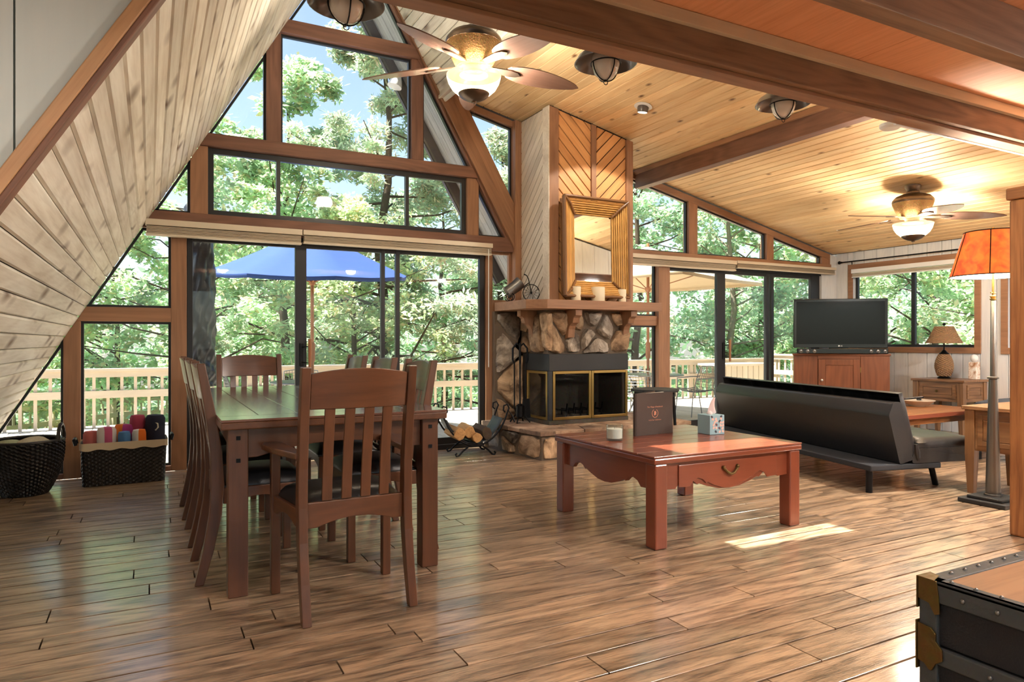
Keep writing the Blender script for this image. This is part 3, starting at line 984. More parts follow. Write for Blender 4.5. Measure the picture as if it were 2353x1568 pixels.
# sliding doors
def sliding_door(n, label, x0, x1, stiles, handle):
    d = struct('door_%d' % n, label, 'door')
    y = YW + .03
    mb = MB()
    mb.box(x0, x1, YW + .005, YW + .10, -.02, .05)
    mb.box(x0, x1, YW + .005, YW + .10, 2.08, 2.12)
    mb.obj('track', M_ALU, d)
    prev = None
    for i, (a, b) in enumerate(stiles):
        MB().box(a, b, y, y + .05, .05, 2.08).obj('stile', M_ALU, d, bevel=.003)
        if prev is not None:
            MB().box(prev, a, y + .02, y + .026, .05, 2.08).obj('pane', M_GLASS, d)
            MB().box(prev, a, y + .004, y + .046, .05, .12).obj('rail', M_ALU, d)
            MB().box(prev, a, y + .004, y + .046, 2.03, 2.08).obj('rail', M_ALU, d)
        prev = b
    h = MB().box(handle - .05, handle - .015, y - .012, y - .001, .90, 1.12).obj('handle', M_BLACKM, d, bevel=.003)
    MB().tube([(handle - .03, y - .01, 1.08), (handle + .03, y - .05, 1.09), (handle + .03, y - .05, .93), (handle - .03, y - .01, .94)], .008).obj('pull_arm', M_BLACKM, h)
    MB().tube([(handle + .035, y - .052, .87), (handle + .035, y - .052, 1.16)], [.013, .017], 10).obj('pull_grip', M_TEAK[2], h)
    return d
sliding_door(1, 'dark framed sliding glass door behind the dining table', .287, 3.215, [(.287, .335), (1.221, 1.325), (2.06, 2.10), (2.214, 2.256), (3.155, 3.215)], 1.31)
sliding_door(2, 'dark framed sliding glass door behind the black futon', 5.753, 8.588, [(5.753, 5.79), (6.60, 6.745), (7.508, 7.56), (7.605, 7.655), (8.41, 8.588)], 6.74)

# gathered blinds above the doors
def blind(x0, x1, z0, z1, label, wand=None):
    t = thing('window_blind', label, 'blind', ((x0 + x1) / 2, YW - .03, z0))
    h = (x1 - x0) / 2
    H = z1 - z0
    MB().box(-h, h, -.075, 0, H * .62, H).obj('headrail', M_BLIND, t, bevel=.004)
    n = 5
    for i in range(n):
        zz = H * .6 - (i + 1) * H * .45 / n
        MB().box(-h + .01, h - .01, -.06 - .003 * (i % 2), -.008, zz, zz + H * .45 / n - .003).obj('slat', M_BLINDS, t, bevel=.002)
    MB().box(-h + .005, h - .005, -.066, -.004, 0, H * .13).obj('bottom_rail', M_BLIND, t, bevel=.003)
    if wand:
        MB().tube([(h - .05, -.07, H * .5), (h - .05, -.07, -1.2)], .005).obj('wand', M_WHITE, t)
    return t
blind(-.04, 1.262, 2.045, 2.185, 'left of two cream blinds gathered above the dining room glass door')
blind(1.27, 3.25, 2.06, 2.185, 'cream gathered blind above the right half of the dining door', True)
blind(4.67, 6.82, 2.06, 2.195, 'cream gathered blind beside the chimney above the lounge glass door')
blind(6.832, 8.78, 2.10, 2.20, 'cream gathered blind next to the white corner above the lounge glass door')
def side_blind():
    t = thing('window_blind', 'white blind gathered above the white wall window', 'blind', (XR - .02, (WA[0] + WA[1]) / 2, 2.04))
    h = (WA[1] - WA[0]) / 2 - .02
    MB().box(-.06, -.003, -h, h, .06, .12).obj('headrail', M_WHITE, t, bevel=.004)
    for i in range(3):
        MB().box(-.05, -.008, -h + .01, h - .01, .015 + i * .014, .026 + i * .014).obj('slat', M_BLINDS, t)
    MB().box(-.055, -.006, -h + .006, h - .006, 0, .012).obj('bottom_rail', M_WHITE, t)
side_blind()
t = thing('curtain_rod', 'thin black curtain rod above the white wall window', 'curtain rod', (XR - .06, 5.6, 2.275))
MB().tube([(0, -1.05, 0), (0, .98, 0)], .009).obj('rod', M_BLACKM, t, smooth=True)
MB().sphere((0, 1.02, 0), .024).sphere((0, 0.985, 0), .014).obj('finial', M_BLACKM, t, smooth=True)
for yy in (.86, -.85):
    MB().tube([(0, yy, 0), (.058, yy, 0), (.058, yy, -.05)], .007).obj('bracket', M_BLACKM, t)

# soffit of the roof overhang outside the right slope
ov = struct('trim_1', 'grey boarded roof overhang outside the gable', 'roof overhang')
Ls = (Vector((3.75, 0, sr(3.75))) - Vector((APX, 0, APZ))).length
for i in range(4):
    yy = YO + .01 + i * .118
    c = Vector((APX, 0, APZ)) + vr * (Ls / 2)
    put_board(ov, 'soffit_board', frame((c.x, yy + .058, c.z), vr, Vector(nr).cross(vr), nr), Ls, .114, .02, M_SOFF, .004)
M = frame((APX, 7.31, APZ), vr, (0, 1, 0), nr)
MB().box(0, Ls, 0, .05, -.05, .13).obj('barge_rafter', M_FASC, ov, mw=M)
MB().box(0, Ls, -.012, 0, .10, .118).obj('drip_edge', M_GREYM, ov, mw=M)
MB().box(0, Ls, -.42, .07, -.12, -.03).obj('roof_deck', M_FASC, ov, mw=M)

# ------------------------------------------------------------------ fireplace
def clip_poly(poly, p, n):
    out = []
    for i in range(len(poly)):
        a, b = poly[i], poly[(i + 1) % len(poly)]
        da, db = (a - p).dot(n), (b - p).dot(n)
        if da <= 0:
            out.append(a)
        if da * db < 0:
            out.append(a + (b - a) * (da / (da - db)))
    return out
def voronoi(W, H, nx, ny, seed, jit=.42):
    r = random.Random(seed)
    s = []
    for j in range(ny):
        for i in range(nx):
            s.append(Vector(((i + .5 + r.uniform(-jit, jit) + (.25 if j % 2 else -.25)) * W / nx, (j + .5 + r.uniform(-jit, jit)) * H / ny)))
    cells = []
    for i, p in enumerate(s):
        poly = [Vector((0, 0)), Vector((W, 0)), Vector((W, H)), Vector((0, H))]
        for k, q in enumerate(s):
            if k != i and poly:
                poly = clip_poly(poly, (p + q) / 2, (q - p))
        if len(poly) >= 3:
            cells.append(poly)
    return cells
def stone_piece(parent, poly, M, depth, gap, mat, r, name='stone'):
    c = sum(poly, Vector((0, 0))) / len(poly)
    pts = []
    per = sum((poly[(i + 1) % len(poly)] - poly[i]).length for i in range(len(poly)))
    step = max(per / 13, .02)
    for i in range(len(poly)):
        a, b = poly[i], poly[(i + 1) % len(poly)]
        k = max(1, int((b - a).length / step + .5))
        for j in range(k):
            pts.append(a + (b - a) * (j / k))
    size = max((p - c).length for p in pts)
    if size < .05:
        return
    base = []
    for p in pts:
        d = p - c
        base.append(c + d * max(.3, 1 - gap / max(d.length, .03)) * r.uniform(.95, 1.0))
    # round the corners a little
    n = len(base)
    base = [base[i] * .6 + (base[i - 1] + base[(i + 1) % n]) * .2 for i in range(n)]
    mb = MB()
    dd = depth * r.uniform(.7, 1.25)
    tilt = (r.uniform(-.25, .25), r.uniform(-.25, .25))
    rings = []
    for f, h in ((1.0, -.02), (.98, dd * .45), (.82, dd * .85), (.5, dd)):
        ring = []
        for p in base:
            q = c + (p - c) * f
            hh = h
            if h > 0:
                hh = h + r.uniform(-.2, .2) * dd + (q - c).x * tilt[0] + (q - c).y * tilt[1]
                q = q + Vector((r.uniform(-1, 1), r.uniform(-1, 1))) * .006
            ring.append(mb.bm.verts.new(M @ Vector((q.x, q.y, max(hh, -.02)))))
        rings.append(ring)
    for A, Bv in zip(rings[:-1], rings[1:]):
        for i in range(n):
            mb.bm.faces.new((A[i], A[(i + 1) % n], Bv[(i + 1) % n], Bv[i]))
    top = mb.bm.verts.new(M @ Vector((c.x, c.y, dd * r.uniform(.9, 1.1))))
    for i in range(n):
        mb.bm.faces.new((rings[-1][i], rings[-1][(i + 1) % n], top))
    mb.bm.faces.new(list(reversed(rings[0])))
    o = mb.obj(name, mat, parent, smooth=True, ang=32)
    return o
def stones(parent, M, W, H, nx, ny, seed, depth=.04, gap=.016, mats=(M_STONE, M_STONEG)):
    r = random.Random(seed)
    for poly in voronoi(W, H, nx, ny, seed):
        stone_piece(parent, poly, M, depth, gap, mats[0] if r.random() < .65 else mats[1], r)

CX0, CX1, CY0 = 3.62, 4.66, 6.06          # chimney block
fp = thing('fireplace', 'corner fieldstone fireplace with timber clad chimney and thick mantel shelf', 'fireplace', (0, 0, 0))
# chimney breast (timber)
cb = MB().prism([(CX0 + .02, 1.5), (CX1 - .02, 1.5), (CX1 - .02, shed(CX1)), (CX0 + .02, shed(CX0) + .01)], 'y', CY0 + .02, YW).obj('chimney_breast', M_DARKBACK, fp)
zt = lambda x: shed(x) - .025
MB().prism([(CX0 - .012, 1.555), (CX0 + .10, 1.555), (CX0 + .10, zt(CX0 + .1)), (CX0 - .012, zt(CX0))], 'y', CY0 - .022, CY0 + .02).obj('corner_trim', M_POST[2], cb, bevel=.003)
MB().prism([(CX1 - .075, 1.555), (CX1 + .012, 1.555), (CX1 + .012, zt(CX1)), (CX1 - .075, zt(CX1 - .07))], 'y', CY0 - .022, CY0 + .02).obj('corner_trim', M_POST[2], cb, bevel=.003)
XM = 4.16
MB().prism([(XM - .03, 1.555), (XM + .03, 1.555), (XM + .03, zt(XM + .03)), (XM - .03, zt(XM - .03))], 'y', CY0 - .02, CY0 + .02).obj('centre_trim', M_POST[2], cb, bevel=.003)
MB().box(CX0 - .022, CX0 - .0125, CY0 - .022, CY0 + .10, 1.555, zt(CX0)).obj('corner_trim', M_CHIMG, cb)
MB().box(CX0 + .1, CX1 - .075, CY0 + .012, CY0 + .019, 1.555, shed(CX1)).obj('board_backing', M_DARKBACK, cb)
def diag_boards(parent, face, u0, u1, z0, ztop, slope_sign, w, mat):
    """45 degree boards clipped to a rectangle whose top follows ztop(u)"""
    dirv = Vector((1, slope_sign)).normalized()
    nv = Vector((-dirv.y, dirv.x))
    zmax = max(ztop(u0), ztop(u1))
    corners = [Vector((u0, z0)), Vector((u1, z0)), Vector((u1, ztop(u1))), Vector((u0, ztop(u0)))]
    ds = [c.dot(nv) for c in corners]
    d = math.floor(min(ds) / w) * w
    while d < max(ds):
        poly = list(corners)
        poly = clip_poly(poly, nv * (d + .005), -nv)
        if poly:
            poly = clip_poly(poly, nv * (d + w - .005), nv)
        if len(poly) >= 3:
            area = abs(sum(poly[i].x * poly[(i + 1) % len(poly)].y - poly[(i + 1) % len(poly)].x * poly[i].y for i in range(len(poly)))) / 2
            if area > .0015:
                ang = math.atan2(dirv.y, dirv.x)
                c = sum(poly, Vector((0, 0))) / len(poly)
                loc = [(p - c) for p in poly]
                ca, sa = math.cos(-ang), math.sin(-ang)
                loc = [(p.x * ca - p.y * sa, p.x * sa + p.y * ca) for p in loc]
                me = MB().prism(loc, 'z', -.018, 0)
                M = face(c.x, c.y) @ Matrix.Rotation(ang, 4, 'Z')
                me.obj('board', mat, parent, mw=M, bevel=.0025, bseg=1)
        d += w
ffront = lambda u, z: frame((u, CY0 - .002, z), (1, 0, 0), (0, 0, 1), (0, -1, 0))
fleft = lambda u, z: frame((CX0 - .004, u, z), (0, -1, 0), (0, 0, 1), (-1, 0, 0))
diag_boards(cb, ffront, CX0 + .102, XM - .032, 1.555, zt, -1, .093, M_CHIM)
diag_boards(cb, ffront, XM + .032, CX1 - .077, 1.555, zt, 1, .093, M_CHIM)
fl2 = lambda u, z: frame((CX0 - .004, -u, z), (0, -1, 0), (0, 0, 1), (-1, 0, 0))
diag_boards(cb, fl2, -(YW - .065), -(CY0 + .10), 1.555, lambda u: zt(CX0), 1, .082, M_CHIMG)
# stonework core: pier on the wall and block above the firebox
core = MB()
core.box(3.29, CX0 + .01, YW - .06, YW - .002, .24, 1.46)
core.box(CX0, CX1 - .03, CY0 + .03, YW - .002, 1.0, 1.50)
core.box(CX0 + .02, CX1 - .03, YW - .12, YW - .003, .24, 1.0)
st = core.obj('stonework', M_MORTAR, fp)
stones(st, frame((CX1 - .02, CY0 + .03, 1.0) if False else (CX0 - .01, CY0 + .03, 1.0), (1, 0, 0), (0, 0, 1), (0, -1, 0)), 1.03, .46, 5, 2, 5, .055)
stones(st, frame((CX0, YW - .06, 1.0), (0, -1, 0), (0, 0, 1), (-1, 0, 0)), .64, .46, 2, 2, 9, .05)
stones(st, frame((3.285, YW - .06, .28), (1, 0, 0), (0, 0, 1), (0, -1, 0)), .34, 1.18, 1, 4, 4, .05)
stones(st, frame((CX0, YW - .005, .28), (0, -1, 0), (0, 0, 1), (-1, 0, 0)), .12, .72, 1, 3, 14, .03)
stones(st, frame((CX1 - .03, CY0 + .03, 1.0), (0, 1, 0), (0, 0, 1), (1, 0, 0)), .64, .46, 2, 2, 19, .04)
# hearth
HP = [(3.15, YW - .005), (3.17, 6.38), (3.25, 5.60), (5.17, 5.66), (5.17, YW - .005)]
hc = [(3.19, YW - .005), (3.21, 6.38), (3.29, 5.65), (5.13, 5.70), (5.13, YW - .005)]
he = MB().prism(hc, 'z', 0.001, .236).obj('hearth', M_MORTAR, fp)
r_ = random.Random(3)
def hearth_face(a, b, nx, ny, seed):
    a, b = Vector((*a, 0)), Vector((*b, 0))
    d = (b - a)
    n = Vector((d.y, -d.x, 0)).normalized()
    if n.dot(Vector((4.2, 6.3, 0)) - a) > 0:
        n = -n
    u = d.normalized()
    stones(he, frame((a.x, a.y, .004), u, (0, 0, 1), n), d.length, .228, nx, ny, seed, .03, .012, (M_STONEG, M_STONE))
hearth_face(hc[0], hc[1], 2, 1, 21)
hearth_face(hc[1], hc[2], 3, 1, 22)
hearth_face(hc[2], hc[3], 7, 1, 23)
# flagstones on the hearth
minx, miny = 3.15, 5.58
cells = voronoi(2.04, 1.14, 5, 3, 31, .3)
hpoly = [Vector(p) for p in HP]
hcen = sum(hpoly, Vector((0, 0))) / len(hpoly)
for poly in cells:
    poly = [p + Vector((minx, miny)) for p in poly]
    for i in range(len(hpoly)):
        a, b = hpoly[i], hpoly[(i + 1) % len(hpoly)]
        d = b - a
        nn = Vector((d.y, -d.x))
        if nn.dot(hcen - a) > 0:
            nn = -nn
        if poly:
            poly = clip_poly(poly, a, nn)
    if len(poly) < 3:
        continue
    c = sum(poly, Vector((0, 0))) / len(poly)
    q = [c + (p - c) * (1 - .006 / max((p - c).length, .02)) for p in poly]
    MB().prism([(p.x, p.y) for p in q], 'z', .237, .28 + RND.uniform(-.003, .003)).obj('flagstone', M_FLAG, he, bevel=.006)
# firebox
FX0, FX1, FY0 = CX0 - .02, CX1 - .06, CY0 - .03
fb = MB()
fb.box(FX0, FX1, FY0, YW - .13, .283, .325)
fb.box(FX0 + .35, FX1 - .01, YW - .2, YW - .13, .325, 1.0)
fb.box(FX1 - .05, FX1, FY0 + .05, YW - .13, .325, 1.0)
fb.box(FX0 + .012, FX0 + .05, YW - .25, YW - .13, .325, 1.0)
fb.box(FX0 + .05, FX0 + .36, YW - .2, YW - .13, .325, 1.0)
fbo = fb.obj('firebox', M_SOOT, fp)
MB().prism([(FX0, FY0), (FX1, FY0), (FX1, YW - .13), (FX0, YW - .13)], 'z', .83, 1.005).obj('hood', M_HOOD, fp, bevel=.004)
MB().box(FX0 + .001, FX0 + .02, YW - .22, YW - .131, .30, .83).obj('side_post', M_HOOD, fp)
def fire_door(M, W, H, nm='glass_door'):
    mb = MB()
    f = .028
    mb.box(0, f, -.012, .012, 0, H).box(W - f, W, -.012, .012, 0, H).box(f, W - f, -.012, .012, 0, f).box(f, W - f, -.012, .012, H - f, H)
    d = mb.obj(nm, M_BRASS, fp, bevel=.003, mw=M)
    MB().box(f, W - f, -.003, .003, f, H - f).obj('glass', M_FGLASS, d)
    return d
wd = (FX1 - FX0 - .06) / 2
fire_door(frame((FX0 + .04, FY0 + .002, .328), (1, 0, 0), (0, 1, 0), (0, 0, 1)), wd, .50)
fire_door(frame((FX0 + .045 + wd, FY0 + .002, .328), (1, 0, 0), (0, 1, 0), (0, 0, 1)), wd, .50)
fire_door(frame((FX0 + .002, FY0 + .03, .328), (0, 1, 0), (-1, 0, 0), (0, 0, 1)), .43, .50)
MB().box(FX0 - .005, FX0 + .034, FY0 - .006, FY0 + .028, .328, .83).obj('corner_post', M_HOOD, fp)
g = MB()
for i in range(6):
    xx = FX0 + .3 + i * .09
    g.tube([(xx, CY0 + .12, .335), (xx, CY0 + .12, .40), (xx, CY0 + .36, .40), (xx, CY0 + .36, .335)], .008, 6)
    g.tube([(xx, CY0 + .12, .40), (xx, CY0 + .10, .48)], .008, 6)
g.tube([(FX0 + .26, CY0 + .24, .40), (FX0 + .79, CY0 + .24, .40)], .008, 6)
g.obj('fire_grate', M_BLACKM, fp)
# mantel
mp = [(3.285, YW - .07), (3.285, 5.95), (3.46, 5.83), (4.90, 5.83), (4.90, YW - .07)]
man = MB().prism(mp, 'z', 1.462, 1.553).obj('mantel', M_POST[0], fp, bevel=.004)
prof = [(0, 0), (.205, 0), (.205, -.062), (.185, -.068), (.165, -.085), (.157, -.11), (.150, -.135), (.118, -.142), (.088, -.165), (.072, -.20), (.066, -.245), (.06, -.285), (0, -.30)]
def corbel(M):
    MB().prism([(-p[0], p[1]) for p in prof], 'x', -.04, .04).obj('corbel', M_POST[2], man, bevel=.004, mw=M)
corbel(Matrix.Translation((3.86, CY0 + .02, 1.461)))
corbel(Matrix.Translation((4.56, CY0 + .02, 1.461)))
corbel(Matrix.Translation((CX0 + .01, 6.36, 1.461)) @ Matrix.Rotation(-PI / 2, 4, 'Z'))

# things on the mantel
def candle(x, r, h, label):
    t = thing('pillar_candle', label, 'candle', (x, 5.93, 1.553), 0, 'candles on the mantel')
    MB().lathe([(r * .98, 0), (r, .004), (r, h - .004), (r * .97, h), (r * .8, h - .004), (.004, h - .008)], 24).obj('wax', M_WAX, t, smooth=True)
    MB().tube([(0, 0, h - .009), (.001, 0, h + .008)], .0015, 5).obj('wick', M_BLACKM, t)
candle(3.86, .05, .145, 'slim cream pillar candle left of the three on the mantel')
candle(4.13, .074, .148, 'widest cream pillar candle, in the middle of the mantel')
candle(4.44, .046, .135, 'cream pillar candle at the right end of the mantel')
t = thing('tricycle_planter', 'black wire tricycle ornament with a tin barrel on the mantel', 'ornament', (3.44, 6.32, 1.553), math.radians(-18))
def wheel(x, y, r, n, name):
    mb = MB()
    mb.tube([(x + r * math.cos(a), y, r + .004 + r * math.sin(a)) for a in [2 * PI * i / 28 for i in range(28)]], .0045, 6, closed=True)
    for i in range(n):
        a = 2 * PI * i / n
        mb.tube([(x, y, r + .004), (x + r * math.cos(a), y, r + .004 + r * math.sin(a))], .0016, 4)
    mb.sphere((x, y, r + .004), .009, 8, 6)
    mb.obj(name, M_BLACKM, t, smooth=True)
wheel(.10, 0, .088, 14, 'front_wheel')
wheel(-.13, -.05, .042, 10, 'rear_wheel')
wheel(-.13, .05, .042, 10, 'rear_wheel')
mb = MB()
mb.tube([(.10, 0, .092), (.085, 0, .17), (.07, 0, .24), (.05, 0, .275), (.02, -.03, .285)], .005, 6)
mb.tube([(.05, 0, .275), (.03, .03, .285)], .005, 6)
mb.tube([(.08, 0, .20), (.04, 0, .17), (-.02, 0, .12), (-.13, 0, .046)], .006, 6)
mb.tube([(-.13, -.055, .046), (-.13, .055, .046)], .004, 6)
mb.obj('frame', M_BLACKM, t, smooth=True)
Mr = Matrix.Translation((-.085, 0, .145)) @ Matrix.Rotation(math.radians(-38), 4, 'Y')
mb = MB().lathe([(.001, -.095), (.062, -.095), (.066, -.09), (.062, -.06), (.06, 0), (.062, .06), (.068, .09), (.064, .095), (.056, .09), (.05, -.08)], 20)
mb.obj('barrel', M_GREYM, t, smooth=True, mw=Mr @ Matrix.Rotation(PI / 2, 4, 'Y'))

# bamboo mirror
mr = thing('bamboo_mirror', 'rectangular mirror in a wide bamboo cane frame above the mantel', 'mirror', (4.12, CY0 - .058, 1.60))
mr.rotation_euler = (math.radians(-1.5), 0, 0)
MW, MH, FW = .80, 1.02, .165
def cane_side(p0, p1, inward, n, mat, rad):
    # parallel canes between mitred ends
    p0, p1, inward = Vector(p0), Vector(p1), Vector(inward)
    d = (p1 - p0).normalized()
    for i in range(n):
        f = (i + .5) / n
        off = inward * (FW * f)
        dep = .085 * (1 - f) ** 1.0 + .012 if True else 0
        a = p0 + off + d * (FW * f)
        b = p1 + off - d * (FW * f)
        L = (b - a).length
        nodes = 5
        pts, rr = [], []
        k = RND.random() * .1
        for j in range(nodes * 3 + 1):
            s = j / (nodes * 3)
            pts.append((a + d * (L * s)) + Vector((0, -(dep), 0)))
            rr.append(rad * (1.18 if j % 3 == 1 else 1.0))
        MB().tube(pts, rr, 8).obj('cane', mat, mr, smooth=True, ang=60)
hw, hh = MW / 2, MH
cane_side((-hw, 0, 0), (hw, 0, 0), (0, 0, 1), 8, M_BAMBOO[0], .0096)
cane_side((-hw, 0, hh), (hw, 0, hh), (0, 0, -1), 8, M_BAMBOO[0], .0096)
cane_side((-hw, 0, 0), (-hw, 0, hh), (1, 0, 0), 8, M_BAMBOO[2], .0096)
cane_side((hw, 0, 0), (hw, 0, hh), (-1, 0, 0), 8, M_BAMBOO[2], .0096)
for a, b in (((-hw, 0), (hw, 0)), ((hw, 0), (hw, hh)), ((hw, hh), (-hw, hh)), ((-hw, hh), (-hw, 0))):
    MB().tube([(a[0], -.10, a[1]), (b[0], -.10, b[1])], .016, 10).obj('rim_cane', M_BAMBD[0 if a[1] == b[1] else 2], mr, smooth=True, ang=60)
    MB().tube([(a[0], -.075, a[1]), (b[0], -.075, b[1])], .014, 10).obj('rim_cane', M_BAMBD[0 if a[1] == b[1] else 2], mr, smooth=True, ang=60)
for sx in (-1, 1):
    for z0, s in ((0, 1), (hh, -1)):
        MB().tube([(sx * hw, -.108, z0), (sx * (hw - FW * .5), -.085, z0 + s * FW * .42), (sx * (hw - FW), -.03, z0 + s * FW)], .012, 8).obj('mitre_cane', M_BAMBD[0], mr, smooth=True)
MB().box(-hw + FW - .01, hw - FW + .01, -.012, -.006, FW - .01, hh - FW + .01).obj('mirror_glass', M_MIRROR, mr)
MB().box(-hw + .01, hw - .01, -.005, .005, .01, hh - .01).obj('backing_board', M_BAMBD[0], mr)

# fire tools on the hearth
t = thing('fire_tools', 'black wrought iron fireplace tool set standing on the hearth', 'fire tools', (3.44, 6.36, .283))
mb = MB()
for a in range(4):
    an = PI / 4 + a * PI / 2
    mb.tube([(0, 0, .10), (.06 * math.cos(an), .06 * math.sin(an), .07), (.11 * math.cos(an), .11 * math.sin(an), .004)], .008, 6)
mb.tube([(0, 0, .08), (0, 0, .80)], .009, 8)
mb.obj('stand', M_BLACKM, t, smooth=True)
for i in range(4):
    an = PI / 4 + i * PI / 2 + .3
    x, y = .06 * math.cos(an), .06 * math.sin(an)
    mb = MB()
    mb.tube([(x, y, .16), (x, y, .62)], .007, 6)
    mb.tube([(x, y, .62), (x * 1.3, y * 1.3, .66), (x * 1.25, y * 1.25, .78), (x * .6, y * .6, .83), (0, 0, .80)], .011, 8)
    if i == 3:
        mb.prism([(-.05, .0), (.05, .0), (.035, .2), (-.035, .2)], 'y', -.008, .008, Matrix.Translation((x, y - .01, .05)))
    elif i == 2:
        mb.lathe([(.02, 0), (.045, .02), (.045, .13), (.02, .15)], 12, (x, y, .05))
    elif i == 1:
        mb.tube([(x, y, .16), (x + .02, y, .10), (x - .01, y, .06)], .007, 6)
    else:
        mb.tube([(x, y, .16), (x, y, .07)], .006, 6)
    mb.obj(('poker', 'tongs', 'hearth_brush', 'shovel')[i], M_BLACKM, t, smooth=True)

# log holder
t = thing('log_holder', 'curved black iron log holder with scrolled ends beside the hearth', 'log holder', (2.86, 6.33, 0), math.radians(-8))
for sy in (-.17, .17):
    pts = []
    for i in range(19):
        a = -1.15 + 2.3 * i / 18
        pts.append((.36 * math.sin(a) * (1.0), sy, .11 + .55 * (1 - math.cos(a)) * .95))
    x, z = pts[-1][0], pts[-1][2]
    scroll = [(x + .02, sy, z + .05), (x + .0, sy, z + .085), (x - .035, sy, z + .075), (x - .04, sy, z + .03), (x - .02, sy, z + .01)]
    full = [(-p[0], p[1], p[2]) for p in reversed(scroll)] + pts + scroll
    MB().tube(full, .009, 8).obj('side_rail', M_BLACKM, t, smooth=True)
    for s in (-1, 1):
        MB().tube([(0, sy, .115), (s * .07, sy, .105), (s * .13, sy, .06), (s * .17, sy, .018), (s * .195, sy, .012), (s * .205, sy, .03), (s * .19, sy, .042)], .009, 8).obj('leg', M_BLACKM, t, smooth=True)
mb = MB()
def sling(u, v):
    a = -1.0 + 2.0 * u
    return Vector((.345 * math.sin(a), -.15 + .30 * v, .125 + .55 * (1 - math.cos(a)) * .95))
mb.grid(16, 4, sling)
o = mb.obj('leather_sling', M_TRIM, t, smooth=True)
md = o.modifiers.new('thick', 'SOLIDIFY')
md.thickness = .008
for s in (-1, 1):
    MB().tube([(s * .33, -.18, .46), (s * .37, -.19, .40), (s * .40, -.195, .33)], [.004, .008, .011], 6).obj('strap_end', M_BLACKM, t)
ca, sa = math.cos(math.radians(-8)), math.sin(math.radians(-8))
logs = [(-.17, .0, .235, .07, 'tan split log lying at the left in the holder'), (-.05, .01, .245, .065, 'grey split log at the back of the holder'), (.0, -.02, .19, .06, 'split log lowest in the iron holder'), (.12, .02, .225, .07, 'dark log at the right in the holder')]
for i, (dx, dy, dz, rr, lb) in enumerate(logs):
    n = 7
    r2 = random.Random(40 + i)
    ring = [(rr * r2.uniform(.7, 1.05) * math.cos(2 * PI * k / n), rr * r2.uniform(.7, 1.05) * math.sin(2 * PI * k / n)) for k in range(n)]
    o = MB().prism(ring, 'y', -.20, .17).obj('firewood_log', M_LOG[1] if i != 3 else M_BARK, None, bevel=.006)
    o.location = (2.86 + dx * ca - dy * sa, 6.33 + dx * sa + dy * ca, dz)
    o.rotation_euler = (0, 0, math.radians(-8 + r2.uniform(-6, 6)))
    tag(o, lb, 'log', 'logs in the iron holder')

# black octagonal stool near the hearth
t = thing('octagonal_stool', 'black octagonal stool near the hearth behind the brown book', 'stool', (4.22, 5.12, 0))
oc = [(.235 * math.cos(PI / 8 + k * PI / 4), .235 * math.sin(PI / 8 + k * PI / 4)) for k in range(8)]
MB().prism(oc, 'z', .665, .69).obj('seat', M_HOOD, t, bevel=.004)
MB().prism([(a * .86, b * .86) for a, b in oc], 'z', .62, .664).obj('apron', M_BLACKM, t)
for k in range(4):
    a = PI / 4 + k * PI / 2
    MB().tube([(.17 * math.cos(a), .17 * math.sin(a), .62), (.2 * math.cos(a), .2 * math.sin(a), .001)], .014, 8).obj('leg', M_BLACKM, t)

# ------------------------------------------------------------------ dining set
TX0, TX1, TY0, TY1, TZ = .27, 1.325, 3.22, 5.52, .795
t = thing('dining_table', 'long dark wood dining table set under the gable windows', 'dining table', ((TX0 + TX1) / 2, (TY0 + TY1) / 2, 0))
hw, hl_ = (TX1 - TX0) / 2, (TY1 - TY0) / 2
top = MB().box(-hw, hw, -hl_, hl_, TZ - .045, TZ - .012).obj('tabletop', M_DIN[1], t, bevel=.006)
eb = .17
for s in (-1, 1):
    y0, y1 = (-hl_, -hl_ + eb) if s < 0 else (hl_ - eb, hl_)
    MB().box(-hw, hw, y0 + .0015, y1 - .0015, TZ - .0118, TZ).obj('end_board', M_DTOPX, top, bevel=.003)
npl = 6
for i in range(npl):
    x0 = -hw + i * 2 * hw / npl
    MB().box(x0 + .0012, x0 + 2 * hw / npl - .0012, -hl_ + eb + .0012, hl_ - eb - .0012, TZ - .0118, TZ).obj('plank', M_DTOP, top, bevel=.002)
def arch_apron(L, z0, z1, drop, y0, y1, axis):
    pts = [(-L / 2, z1), (-L / 2, z0)]
    for i in range(13):
        u = -1 + 2 * i / 12
        pts.append((u * (L / 2 - .04), z0 + drop * (1 - u * u)))
    pts += [(L / 2, z0), (L / 2, z1)]
    return pts
lx, ly = hw - .075, hl_ - .085
for s in (-1, 1):
    MB().prism(arch_apron(2 * lx - .085, .615, TZ - .046, .05, 0, 0, 'y'), 'y', s * ly - .014, s * ly + .014).obj('apron', M_DIN[0], t, bevel=.003)
    MB().prism(arch_apron(2 * ly - .085, .615, TZ - .046, .05, 0, 0, 'x'), 'x', s * lx - .014, s * lx + .014).obj('apron', M_DIN[1], t, bevel=.003)
    for q in (-1, 1):
        lg = MB().box(s * lx - .042, s * lx + .042, q * ly - .042, q * ly + .042, 0.001, TZ - .046).obj('leg', M_DIN[2], t, bevel=.004)
        for zz in (.70, .60):
            MB().box(s * lx - .009, s * lx + .009, q * ly - .0445 if q < 0 else q * ly + .0425, q * ly - .0425 if q < 0 else q * ly + .0445, zz, zz + .018).obj('peg', M_BLACKM, lg)

